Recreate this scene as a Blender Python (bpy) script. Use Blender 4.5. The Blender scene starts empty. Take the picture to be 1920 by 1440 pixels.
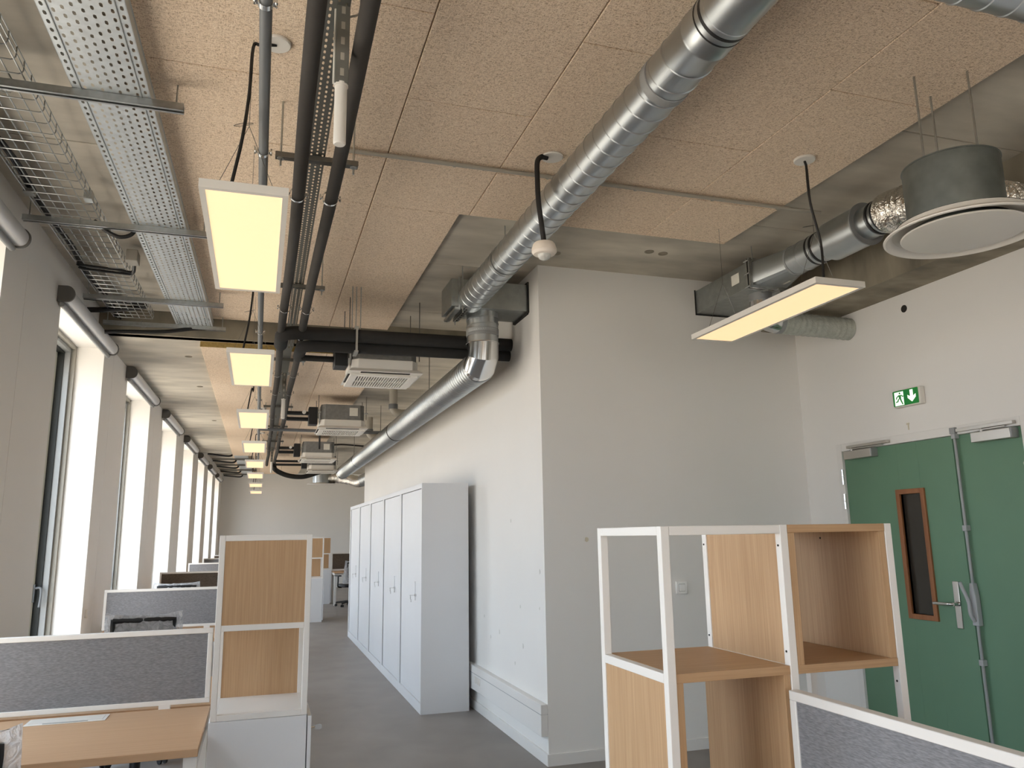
import bpy, math, random
from mathutils import Vector, Matrix
random.seed(7)
sc = bpy.context.scene
COL = sc.collection

# ------------------------------------------------------------------ camera, world, exposure
CAM = Vector((0.0, 0.0, 1.51))
YAW, PITCH, ROLL, FPX = 0.314205537, 0.191945815, -0.0157149829, 1455.03
def _cam():
    cy, sy, cp, sp = math.cos(YAW), math.sin(YAW), math.cos(PITCH), math.sin(PITCH)
    f = Vector((sy*cp, cy*cp, sp)); r = Vector((cy, -sy, 0)); u = r.cross(f)
    cr, sr = math.cos(ROLL), math.sin(ROLL)
    r2 = cr*r + sr*u; u2 = -sr*r + cr*u
    cd = bpy.data.cameras.new('camera'); co = bpy.data.objects.new('camera', cd); COL.objects.link(co)
    m = Matrix((r2, u2, -f)).transposed().to_4x4(); m.translation = CAM
    co.matrix_world = m
    cd.sensor_width = 36.0; cd.lens = FPX/1920*36.0; cd.clip_start = 0.05
    sc.camera = co
_cam()
wd = bpy.data.worlds.new('overcast_sky'); sc.world = wd; wd.use_nodes = True
def _world():
    nt = wd.node_tree; n = nt.nodes; L = nt.links; bg = n['Background']
    tc = n.new('ShaderNodeTexCoord'); sp = n.new('ShaderNodeSeparateXYZ'); mr = n.new('ShaderNodeMapRange'); rp = n.new('ShaderNodeValToRGB')
    L.new(tc.outputs['Generated'], sp.inputs[0]); L.new(sp.outputs['Z'], mr.inputs['Value'])
    mr.inputs['From Min'].default_value = -1; mr.inputs['From Max'].default_value = 1
    L.new(mr.outputs[0], rp.inputs[0]); L.new(rp.outputs[0], bg.inputs[0])
    e = rp.color_ramp.elements                      # ground below the horizon, hazy bright sky above it
    e[0].position = .47; e[0].color = (.92, .83, .71, 1)
    e[1].position = .53; e[1].color = (.72, .87, 1.04, 1)
    bg.inputs[1].default_value = 3.0
_world()
sc.view_settings.view_transform = 'Standard'
sc.view_settings.look = 'None'
sc.view_settings.gamma = 1.0
sc.view_settings.use_curve_mapping = False
sc.view_settings.exposure = 1.03
LAMP = 0.52            # radiance of the lit panel diffusers
cy_ = sc.cycles
cy_.max_bounces = 8; cy_.diffuse_bounces = 6; cy_.glossy_bounces = 4; cy_.transparent_max_bounces = 12
cy_.sample_clamp_indirect = 6.0; cy_.caustics_reflective = False; cy_.caustics_refractive = False
cy_.use_denoising = True

# ------------------------------------------------------------------ materials
def lin(c):
    return tuple(((v/255)/12.92 if v/255 <= .04045 else ((v/255+.055)/1.055)**2.4) for v in c)
MATS = {}
def mat(name, rgb, rough=.6, metal=0.0, var=.06, vscale=6.0, stretch=(1, 1, 1), bump=0.0, bscale=80.0,
        spec=.5, detail=4.0, dark=None, ramp=None, dist=0.0, emit=None, coords='Object', coat=0.0):
    m = bpy.data.materials.new(name); m.use_nodes = True
    nt = m.node_tree; n = nt.nodes; L = nt.links
    b = n['Principled BSDF']
    c = lin(rgb)
    tc = n.new('ShaderNodeTexCoord'); mp = n.new('ShaderNodeMapping'); mp.inputs['Scale'].default_value = stretch
    L.new(tc.outputs[coords], mp.inputs[0])
    nz = n.new('ShaderNodeTexNoise'); nz.inputs['Scale'].default_value = vscale; nz.inputs['Detail'].default_value = detail
    nz.inputs['Distortion'].default_value = dist
    L.new(mp.outputs[0], nz.inputs['Vector'])
    rp = n.new('ShaderNodeValToRGB'); L.new(nz.outputs['Fac'], rp.inputs[0])
    lo = lin(dark) if dark else tuple(v*(1-var) for v in c)
    hi = c if dark else tuple(min(1, v*(1+var)) for v in c)
    e = rp.color_ramp.elements
    e[0].position, e[1].position = ramp or (.3, .7)
    e[0].color = (*lo, 1); e[1].color = (*hi, 1)
    L.new(rp.outputs[0], b.inputs['Base Color'])
    b.inputs['Roughness'].default_value = rough; b.inputs['Metallic'].default_value = metal
    b.inputs['Specular IOR Level'].default_value = spec
    if coat: b.inputs['Coat Weight'].default_value = coat
    if bump:
        n2 = n.new('ShaderNodeTexNoise'); n2.inputs['Scale'].default_value = bscale; n2.inputs['Detail'].default_value = 3
        n2.inputs['Distortion'].default_value = dist
        L.new(mp.outputs[0], n2.inputs['Vector'])
        bp = n.new('ShaderNodeBump'); bp.inputs['Strength'].default_value = bump; bp.inputs['Distance'].default_value = .01
        L.new(n2.outputs['Fac'], bp.inputs['Height']); L.new(bp.outputs[0], b.inputs['Normal'])
    if emit:
        b.inputs['Emission Color'].default_value = (*lin(emit[0]), 1); b.inputs['Emission Strength'].default_value = emit[1]
    MATS[name] = m
    return m
PAINT = mat('wall_paint', (231, 229, 225), .75, var=.015, vscale=1.2, bump=.02, bscale=160)
LINING = mat('window_lining_paint', (238, 235, 230), .6, var=.012, vscale=1.5)
JAMB = mat('jamb_paint', (240, 240, 238), .6, var=.01, vscale=1.5)
def wood_wool():
    m = mat('wood_wool', (236, 222, 204), .95, var=.08, vscale=3.0, spec=.1)
    nt = m.node_tree; n = nt.nodes; L = nt.links; b = n['Principled BSDF']
    tc = n.new('ShaderNodeTexCoord')
    geo = n.new('ShaderNodeNewGeometry')
    w = []
    for k, (rot, s) in enumerate(((0.3, (55, 260, 100)), (1.9, (55, 280, 100)), (1.1, (260, 60, 100)))):
        mp = n.new('ShaderNodeMapping'); mp.inputs['Rotation'].default_value = (0, 0, rot); mp.inputs['Scale'].default_value = s
        L.new(geo.outputs['Position'], mp.inputs[0])
        nz = n.new('ShaderNodeTexNoise'); nz.inputs['Scale'].default_value = 1.0; nz.inputs['Detail'].default_value = 2.5
        nz.inputs['Distortion'].default_value = 1.4
        L.new(mp.outputs[0], nz.inputs['Vector']); w.append(nz)
    mx = n.new('ShaderNodeMath'); mx.operation = 'MAXIMUM'; L.new(w[0].outputs['Fac'], mx.inputs[0]); L.new(w[1].outputs['Fac'], mx.inputs[1])
    mx2 = n.new('ShaderNodeMath'); mx2.operation = 'MAXIMUM'; L.new(mx.outputs[0], mx2.inputs[0]); L.new(w[2].outputs['Fac'], mx2.inputs[1])
    rp = n.new('ShaderNodeValToRGB'); L.new(mx2.outputs[0], rp.inputs[0])
    e = rp.color_ramp.elements
    e[0].position = .44; e[0].color = (*lin((170, 144, 116)), 1)
    e[1].position = .76; e[1].color = (*lin((255, 243, 226)), 1)
    k = e.new(.58); k.color = (*lin((249, 229, 205)), 1)
    old = [x for x in L if x.to_socket == b.inputs['Base Color']][0].from_node
    mul = n.new('ShaderNodeMixRGB'); mul.blend_type = 'MULTIPLY'; mul.inputs[0].default_value = .2
    L.new(rp.outputs[0], mul.inputs[1]); L.new(old.outputs[0], mul.inputs[2])
    L.new(mul.outputs[0], b.inputs['Base Color'])
    bp = n.new('ShaderNodeBump'); bp.inputs['Strength'].default_value = .6; bp.inputs['Distance'].default_value = .006
    L.new(mx2.outputs[0], bp.inputs['Height']); L.new(bp.outputs[0], b.inputs['Normal'])
    return m
WOOL = wood_wool()
WOOLEDGE = mat('wood_wool_edge', (170, 142, 84), .95, var=.2, vscale=60)
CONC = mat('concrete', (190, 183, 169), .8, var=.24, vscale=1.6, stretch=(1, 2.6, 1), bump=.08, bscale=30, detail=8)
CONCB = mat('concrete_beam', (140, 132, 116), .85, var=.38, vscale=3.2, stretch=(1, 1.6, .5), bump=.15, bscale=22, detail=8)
FLOORM = mat('vinyl_floor', (140, 134, 129), .48, var=.10, vscale=2.2, stretch=(1.3, 1, 1), detail=9, dist=.3, spec=.4)
WHITE = mat('white_metal', (232, 229, 224), .42, var=.012, vscale=2)
CABW = mat('cabinet_white', (222, 223, 225), .38, var=.012, vscale=2)
TRIMW = mat('baseboard_white', (228, 226, 222), .5, var=.012, vscale=3)
SWITCHW = mat('switch_white', (246, 245, 242), .35, var=.01)
PLASW = mat('white_plastic', (226, 222, 214), .45, var=.015, vscale=8)
GREYP = mat('grey_pvc', (104, 107, 109), .45, var=.04, vscale=6)
PVCLT = mat('light_grey_pvc', (166, 160, 148), .5, var=.04, vscale=6)
BLKF = mat('black_foam', (34, 33, 32), .85, var=.15, vscale=14, bump=.05, bscale=60)
FOAM = mat('charcoal_insulation', (58, 54, 50), .85, var=.08, vscale=10, bump=.05, bscale=60)
BLK = mat('black_plastic', (22, 22, 23), .5, var=.1, vscale=8)
CABLE = mat('black_cable', (20, 18, 18), .55, var=.1, vscale=20)
def metal_mat(name, rgb, rough, spangle=.1, sc_=40, stretch=(1, 1, 1)):
    m = mat(name, rgb, rough, 1.0, var=spangle, vscale=sc_, stretch=stretch, detail=2)
    nt = m.node_tree; b = nt.nodes['Principled BSDF']
    nz = [x for x in nt.nodes if x.type == 'TEX_NOISE'][0]
    mr = nt.nodes.new('ShaderNodeMapRange'); mr.inputs['To Min'].default_value = rough*.95; mr.inputs['To Max'].default_value = rough*1.05
    nt.links.new(nz.outputs['Fac'], mr.inputs['Value']); nt.links.new(mr.outputs[0], b.inputs['Roughness'])
    return m
GALV = metal_mat('galvanised_duct', (188, 193, 195), .33, .03, 8)
GALVB = metal_mat('galvanised_box', (166, 170, 168), .42, .08, 20)
GALVT = metal_mat('galvanised_tray', (205, 210, 212), .5, .06, 25)
STEEL = metal_mat('zinc_steel', (178, 180, 178), .35, .08, 40)
CHROME = metal_mat('polished_steel', (215, 216, 215), .16, .02, 10)
ALU = metal_mat('satin_aluminium', (200, 196, 190), .36, .02, 10)
DRUM = metal_mat('dull_zinc_drum', (128, 133, 130), .5, .12, 14)
STRUTM = mat('grey_strut', (120, 120, 114), .5, .5, var=.06, vscale=12)
DARKST = metal_mat('dark_steel', (120, 118, 112), .45, .08, 30)
FOIL = mat('aluminium_foil', (232, 228, 220), .13, 1.0, var=.05, vscale=30, bump=1.0, bscale=30, dist=1.8)
INSFLEX = mat('grey_insulated_flex', (176, 180, 172), .55, .1, var=.12, vscale=30, bump=.7, bscale=40)
GREEN = mat('green_paint', (100, 136, 110), .5, var=.04, vscale=2.5)
WOODV = mat('oak_vertical', (199, 165, 127), .5, dark=(174, 139, 102), vscale=1, stretch=(190, 190, 4), ramp=(.2, .8), spec=.35)
WOODX = mat('oak_along_width', (196, 161, 123), .5, dark=(168, 133, 97), vscale=1, stretch=(4, 190, 190), ramp=(.2, .8), spec=.35)
WOODD = mat('oak_desk', (204, 168, 132), .45, dark=(192, 154, 118), vscale=1, stretch=(2.0, 90, 90), ramp=(.2, .8), spec=.35)
WOODR = mat('red_brown_wood', (158, 104, 64), .45, dark=(130, 82, 48), vscale=1, stretch=(40, 40, 3), ramp=(.2, .8))
FAB = mat('grey_fabric', (150, 150, 153), .95, dark=(112, 112, 115), vscale=1, stretch=(60, 60, 420), ramp=(.25, .75), bump=.15, bscale=1.0, spec=.1, detail=5)
FABB = mat('brown_grey_fabric', (108, 98, 88), .95, dark=(78, 70, 62), vscale=1, stretch=(45, 45, 240), ramp=(.28, .72), spec=.1)
FRAMEG = mat('taupe_window_frame', (150, 146, 136), .5, var=.02, vscale=5)
SASH = mat('pale_window_sash', (214, 214, 200), .5, var=.02, vscale=5)
GASK = mat('rubber_gasket', (26, 30, 28), .6, var=.05)
BLINDM = mat('blind_cassette', (206, 206, 206), .42, var=.01)
BLINDG = mat('blind_end_cap', (92, 90, 86), .6, var=.03)
GREYM = mat('grey_coated_metal', (150, 152, 152), .5, .3, var=.03, vscale=10)
ACG = mat('unit_grey_casing', (126, 126, 124), .6, .2, var=.12, vscale=26, detail=3)
LABELW = mat('paper_label', (226, 224, 214), .7, var=.03, vscale=40)
LAMPM = mat('lit_diffuser', (210, 195, 165), .6, var=.01, emit=((255, 208, 158), LAMP))
EXITG = mat('exit_green', (16, 108, 44), .35, var=.03, emit=((12, 108, 40), .25))
EXITW = mat('exit_white', (238, 246, 232), .35, var=.02, emit=((232, 250, 226), .45))
DARKGL = mat('dark_glass', (52, 48, 42), .06, var=.08, vscale=2, spec=.6)
TAPE = mat('old_tape', (206, 198, 176), .8, var=.08, vscale=30)
FILLER = mat('filler_patch', (206, 204, 198), .9, var=.06, vscale=60)
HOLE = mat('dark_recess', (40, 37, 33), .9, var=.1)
SENSW = mat('sensor_white', (236, 226, 214), .4, var=.01)
LENS = mat('sensor_lens', (205, 205, 200), .12, var=.12, vscale=60)
LEVER = mat('light_grey_plastic', (168, 170, 172), .45, var=.02)
MESHB = mat('dark_mesh_fabric', (46, 46, 50), .9, var=.25, vscale=120)
BLUE = mat('navy_seat', (36, 46, 62), .9, var=.15, vscale=60)
def clear_mat(name, tint, fac, rough, bump=0.0):
    m = bpy.data.materials.new(name); m.use_nodes = True; nt = m.node_tree; n = nt.nodes; L = nt.links
    b = n['Principled BSDF']; b.inputs['Base Color'].default_value = (*lin(tint), 1); b.inputs['Roughness'].default_value = rough
    out = n['Material Output']; tr = n.new('ShaderNodeBsdfTransparent'); mx = n.new('ShaderNodeMixShader')
    nz = n.new('ShaderNodeTexNoise'); nz.inputs['Scale'].default_value = 9; nz.inputs['Detail'].default_value = 4; nz.inputs['Distortion'].default_value = 2
    mr = n.new('ShaderNodeMapRange'); mr.inputs['To Min'].default_value = fac*.4; mr.inputs['To Max'].default_value = min(1, fac*1.7)
    L.new(nz.outputs['Fac'], mr.inputs['Value']); L.new(mr.outputs[0], mx.inputs[0])
    L.new(tr.outputs[0], mx.inputs[1]); L.new(b.outputs[0], mx.inputs[2]); L.new(mx.outputs[0], out.inputs[0])
    if bump:
        bp = n.new('ShaderNodeBump'); bp.inputs['Strength'].default_value = bump; bp.inputs['Distance'].default_value = .03
        L.new(nz.outputs['Fac'], bp.inputs['Height']); L.new(bp.outputs[0], b.inputs['Normal'])
    return m
GLASS = clear_mat('window_glass', (230, 240, 240), .06, .02)
FILM = clear_mat('clear_plastic_film', (240, 242, 246), .5, .1, 1.0)

# ------------------------------------------------------------------ mesh helpers
class MB:
    def __init__(s): s.v = []; s.f = []
    def add(s, vs, fs):
        o = len(s.v); s.v += [tuple(v) for v in vs]; s.f += [tuple(i+o for i in f) for f in fs]; return s
    def hexa(s, p):            # 8 points: bottom 0-3 ccw, top 4-7
        return s.add(p, [(3, 2, 1, 0), (4, 5, 6, 7), (0, 1, 5, 4), (1, 2, 6, 5), (2, 3, 7, 6), (3, 0, 4, 7)])
    def box(s, x0, x1, y0, y1, z0, z1):
        return s.hexa([(x0, y0, z0), (x1, y0, z0), (x1, y1, z0), (x0, y1, z0), (x0, y0, z1), (x1, y0, z1), (x1, y1, z1), (x0, y1, z1)])
    def ring(s, c, a, b, r, n):
        o = len(s.v)
        for i in range(n):
            t = 2*math.pi*i/n; p = c + a*(r*math.cos(t)) + b*(r*math.sin(t)); s.v.append(tuple(p))
        return o
    def tube(s, pts, r, n=12, caps=True):
        pts = [Vector(p) for p in pts]; rs = r if isinstance(r, (list, tuple)) else [r]*len(pts)
        prev = None; offs = []
        for i, p in enumerate(pts):
            d = (pts[min(i+1, len(pts)-1)] - pts[max(i-1, 0)]).normalized()
            if prev is None:
                a = d.orthogonal().normalized()
            else:
                a = (prev - d*prev.dot(d)).normalized()
            prev = a; b = d.cross(a); offs.append(s.ring(p, a, b, rs[i], n))
        for k in range(len(offs)-1):
            o, q = offs[k], offs[k+1]
            for i in range(n):
                j = (i+1) % n; s.f.append((o+i, o+j, q+j, q+i))
        if caps:
            s.f.append(tuple(offs[0]+i for i in reversed(range(n)))); s.f.append(tuple(offs[-1]+i for i in range(n)))
        return s
    def cyl(s, p0, p1, r0, r1=None, n=16):
        return s.tube([p0, p1], [r0, r0 if r1 is None else r1], n)
    def lathe(s, c, prof, n=32, axis='z', closed=False):
        c = Vector(c)
        a, b, d = {'z': (Vector((1, 0, 0)), Vector((0, 1, 0)), Vector((0, 0, 1))),
                   'y': (Vector((0, 0, 1)), Vector((1, 0, 0)), Vector((0, 1, 0))),
                   'x': (Vector((0, 1, 0)), Vector((0, 0, 1)), Vector((1, 0, 0)))}[axis]
        offs = [s.ring(c + d*h, a, b, max(r, 1e-5), n) for r, h in prof]
        m = len(offs)
        for k in range(m if closed else m-1):
            o, q = offs[k], offs[(k+1) % m]
            for i in range(n):
                j = (i+1) % n; s.f.append((o+i, o+j, q+j, q+i))
        return s
    def beam(s, p0, p1, w, h, up=(0, 0, 1)):
        p0, p1 = Vector(p0), Vector(p1); d = (p1-p0).normalized(); up = Vector(up)
        a = d.cross(up).normalized()*(w/2); b = a.cross(d).normalized()*(h/2)
        q = []
        for p in (p0, p1): q += [p-a-b, p+a-b, p+a+b, p-a+b]
        return s.add(q, [(3, 2, 1, 0), (4, 5, 6, 7), (0, 1, 5, 4), (1, 2, 6, 5), (2, 3, 7, 6), (3, 0, 4, 7)])
    def prism(s, poly, fn, t):   # 2d polygon mapped by fn(u,v,depth)
        n = len(poly)
        vs = [fn(u, v, 0) for u, v in poly] + [fn(u, v, t) for u, v in poly]
        return s.add(vs, [tuple(range(n)), tuple(reversed(range(n, 2*n)))] + [(i, i+n, (i+1) % n+n, (i+1) % n) for i in range(n)])
    def slotted(s, x0, x1, y0, y1, z, cols, pitch, sl, sw, stag=True, fx=None):   # perforated sheet, horizontal
        fx = fx or (lambda x, y: x)
        cw = (x1-x0)/cols
        for c in range(cols):
            cx0, cx1 = x0+c*cw, x0+(c+1)*cw; xm = (cx0+cx1)/2
            y = y0 - (pitch/2 if (stag and c % 2) else 0)
            while y < y1:
                a, b = max(y, y0), min(y+pitch, y1); ym = y+pitch/2
                h0, h1 = ym-sl/2, ym+sl/2
                if a < h0 and h1 < b:
                    w = sw/2; k = sl*.2
                    o = [(cx0, a), (xm, a), (cx1, a), (cx1, ym), (cx1, b), (xm, b), (cx0, b), (cx0, ym)]
                    i = [(xm-w, h0+k), (xm, h0), (xm+w, h0+k), (xm+w, ym), (xm+w, h1-k), (xm, h1), (xm-w, h1-k), (xm-w, ym)]
                    vs = [(fx(px, py), py, z) for px, py in o+i]
                    s.add(vs, [(q, (q+1) % 8, 8+(q+1) % 8, 8+q) for q in range(8)])
                elif b > a:
                    s.add([(fx(cx0, a), a, z), (fx(cx1, a), a, z), (fx(cx1, b), b, z), (fx(cx0, b), b, z)], [(0, 1, 2, 3)])
                y += pitch
        return s
    def spiral(s, p0, p1, r, pitch, n=40, h=.0035, w=.012):   # lock-seam spiral duct
        p0, p1 = Vector(p0), Vector(p1); d = (p1-p0); Ln = d.length; d.normalize()
        a = d.orthogonal().normalized(); b = d.cross(a)
        turns = int(Ln/pitch)
        prof = [(0, 0), (w*.25, h), (w*.75, h), (w, 0), (pitch*.55, 0)]
        m = len(prof); base = len(s.v); tot = turns*n
        for t in range(tot+1):
            th = 2*math.pi*t/n; adv = pitch*t/n
            for (u, hh) in prof:
                L_ = min(adv+u, Ln)
                s.v.append(tuple(p0 + d*L_ + a*((r+hh)*math.cos(th)) + b*((r+hh)*math.sin(th))))
        for t in range(tot):
            for k in range(m-1):
                i = base+t*m+k; s.f.append((i, i+m, i+m+1, i+1))
            i = base+t*m+m-1; nx = base+(t+n)*m
            if t+n < tot: s.f.append((i, i+m, nx+m, nx))
        return s
BASE = {}
def finish(o, bev=0, kind=None):
    if bev:
        md = o.modifiers.new('bevel', 'BEVEL'); md.width = bev; md.segments = 2; md.limit_method = 'ANGLE'; md.angle_limit = .6
    if kind: o['kind'] = kind
def build(mb, name, m, parent=None, base=None, bev=0, kind=None, ang=35):
    b = Vector(base) if base is not None else (BASE[parent.name] if parent else Vector((0, 0, 0)))
    me = bpy.data.meshes.new(name)
    me.from_pydata([(v[0]-b.x, v[1]-b.y, v[2]-b.z) for v in mb.v], [], mb.f)
    me.materials.append(m)
    for p in me.polygons: p.use_smooth = True
    me.update(); me.set_sharp_from_angle(angle=math.radians(ang))
    o = bpy.data.objects.new(name, me); COL.objects.link(o)
    if parent: o.parent = parent
    else: o.location = b
    BASE[o.name] = b
    finish(o, bev, kind)
    return o
def thing(name, base, label, cat, group=None):
    o = bpy.data.objects.new(name, None); COL.objects.link(o); o.location = base; o.empty_display_size = .1
    BASE[o.name] = Vector(base); o['label'] = label; o['category'] = cat
    if group: o['group'] = group
    return o
def tag(o, label, cat, group=None):
    o['label'] = label; o['category'] = cat
    if group: o['group'] = group
    return o
def struct(mb, name, m, label=None, parent=None, bev=0):
    o = build(mb, name, m, parent, bev=bev); o['kind'] = 'structure'
    if label and not parent: o['label'] = label
    return o
def box(*a): return MB().box(*a)
def arc(c, p, q, n=8):   # quarter bend from p to q around corner-control c (bezier)
    p, c, q = Vector(p), Vector(c), Vector(q)
    return [(1-t)**2*p + 2*t*(1-t)*c + t*t*q for t in [i/n for i in range(n+1)]]
def smooth_path(pts, n=6):
    pts = [Vector(p) for p in pts]; out = []
    P = [2*pts[0]-pts[1]] + pts + [2*pts[-1]-pts[-2]]
    for i in range(1, len(P)-2):
        for k in range(n):
            t = k/n; a, b, c, d = P[i-1], P[i], P[i+1], P[i+2]
            out.append(.5*((2*b)+(-a+c)*t+(2*a-5*b+4*c-d)*t*t+(-a+3*b-3*c+d)*t**3))
    out.append(pts[-1]); return out

# ------------------------------------------------------------------ room dimensions
HP, HC, HLOW, HLP = 3.44, 3.49, 3.27, 3.22
YB, YE = -6.4, 25.2
XI, YF, XR, YI = 1.907, 5.20, 4.156, 15.1
YL0, YL1 = 7.22, 17.2
def xw(y): return -1.395 + .0145*(y-6)
def fbox(mb, y0, y1, d0, d1, z0, z1):   # box in the window-wall frame, d measured into the room
    a, b = xw(y0), xw(y1)
    return mb.hexa([(a+d0, y0, z0), (a+d1, y0, z0), (b+d1, y1, z0), (b+d0, y1, z0), (a+d0, y0, z1), (a+d1, y0, z1), (b+d1, y1, z1), (b+d0, y1, z1)])

# floor and ceiling
struct(box(-2.2, 4.4, YB-.2, YE+.2, -.08, 0), 'floor', FLOORM, 'grey mottled vinyl floor')
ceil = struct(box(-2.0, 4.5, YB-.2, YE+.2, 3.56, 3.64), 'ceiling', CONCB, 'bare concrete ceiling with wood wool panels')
meshes = {}
def piece(parent, name, size, loc, m, gap=.004):
    key = (name, tuple(round(v, 3) for v in size))
    if key not in meshes:
        x, y, z = size
        g = gap/2; c = .003
        mb = MB()
        lo = [(g+c, g+c), (x-g-c, g+c), (x-g-c, y-g-c), (g+c, y-g-c)]
        hi = [(g, g), (x-g, g), (x-g, y-g), (g, y-g)]
        mb.add([(a, b, 0) for a, b in lo] + [(a, b, c) for a, b in hi] + [(a, b, z) for a, b in hi],
               [(3, 2, 1, 0), (8, 9, 10, 11)] + [(i, (i+1) % 4, (i+1) % 4+4, i+4) for i in range(4)] + [(i+4, (i+1) % 4+4, (i+1) % 4+8, i+8) for i in range(4)])
        me = bpy.data.meshes.new(name); me.from_pydata(mb.v, [], mb.f); me.materials.append(m); me.update(); meshes[key] = me
    o = bpy.data.objects.new(name, meshes[key]); COL.objects.link(o); o.location = loc; o.parent = parent
    return o
js = [2.83+1.27*k for k in range(-8, 19)]
for a, b in zip(js[:-1], js[1:]):
    for (y0, y1, z) in ((a, min(b, YL0), HC), (max(a, YL0), min(b, YL1), HLOW), (max(a, YL1), b, HC)):
        if y1-y0 > .02:
            piece(ceil, 'concrete_slab', (6.1, y1-y0, .29 if z == HLOW else .07), (-1.8, y0, z), CONC, .008)
# downstand edges of the low slab
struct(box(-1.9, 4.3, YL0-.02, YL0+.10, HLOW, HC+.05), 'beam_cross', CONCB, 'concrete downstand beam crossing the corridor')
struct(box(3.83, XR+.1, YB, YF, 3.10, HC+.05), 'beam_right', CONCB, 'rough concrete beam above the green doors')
# wood wool panels
X0, Y0, HL = .551, 2.559, .595
def panels(cols, ymin, ymax, zb, yref):
    for c, (xa, xb) in cols:
        ph = 1 if c % 2 == 0 else 0
        k = math.floor((ymin-yref)/HL)-2
        k += (k % 2) ^ ph
        y = yref + k*HL
        while y < ymax:
            a, b = max(y, ymin), min(y+2*HL, ymax)
            if b-a > .02: piece(ceil, 'wood_wool_panel', (xb-xa, b-a, .05), (xa, a, zb), WOOL, .005)
            y += 2*HL
cx = lambda c: (X0+.6*c, X0+.6*(c+1))
panels([(-2, (-.649, -.049)), (-1, cx(-1)), (0, cx(0)), (1, cx(1)), (2, cx(2)), (3, cx(3))], YB+.4, 4.344, HP, Y0)
panels([(-2, (-.649, -.049)), (-1, cx(-1)), (0, (X0, 1.092))], 4.344, 7.16, HP, Y0)
panels([(-2, (-.57, -.049)), (-1, cx(-1)), (0, (X0, 1.118))], 7.34, YL1-.05, HLP, Y0)
panels([(-2, (-.649, -.049)), (-1, cx(-1)), (0, (X0, 1.092))], YL1+.1, YE-.4, HP, Y0)
build(box(-.57, 1.118, 7.33, 7.338, HLP, HLP+.05), 'panel_edge_strip', WOOLEDGE, ceil)
for q in ((2.585, 4.72), (2.70, 4.73), (1.95, 4.93), (-.72, 8.0), (-.72, 9.6), (-.7, 12.4)):
    z = HC if q[1] < YL0 else HLOW
    build(MB().lathe((q[0], q[1], z), [(.034, .0), (.034, -.004), (.022, -.004), (.02, -.001), (0, -.001)], 20), 'anchor_recess', CONCB, ceil)

# window wall ---------------------------------------------------------------
WIN = [(-5.3, -3.65), (-2.5, -.85), (.35, 2.0), (3.13, 4.78), (5.99, 7.53), (8.72, 10.36), (11.54, 13.24), (14.39, 16.09), (17.19, 18.76), (19.84, 21.45), (22.46, 24.10)]
ZL = 3.20; DEP = .33
mb = MB()
edges = [YB] + [v for w in WIN for v in w] + [YE]
for i in range(0, len(edges), 2):
    a, b = edges[i], edges[i+1]
    if b-a > .7:
        j = a+.42
        fbox(mb, a, j-.0025, -DEP, 0, 0, 3.56); fbox(mb, j+.0025, b, -DEP, 0, 0, 3.56); fbox(mb, j-.0025, j+.0025, -DEP, -.006, 0, 3.56)
    else: fbox(mb, a, b, -DEP, 0, 0, 3.56)
for a, b in WIN: fbox(mb, a, b, -DEP, 0, ZL, 3.56)
wl = struct(mb, 'wall_left', LINING, 'white lined window wall with deep piers')
bb = MB()
for i in range(0, len(edges), 2): fbox(bb, edges[i], edges[i+1], .001, .014, 0, .07)
struct(bb, 'baseboard_left', TRIMW, 'white baseboard below the window piers')
ordn = ['', '', '', '', 'nearest', 'second', 'third', 'fourth', 'fifth', 'sixth', 'seventh']
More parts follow.
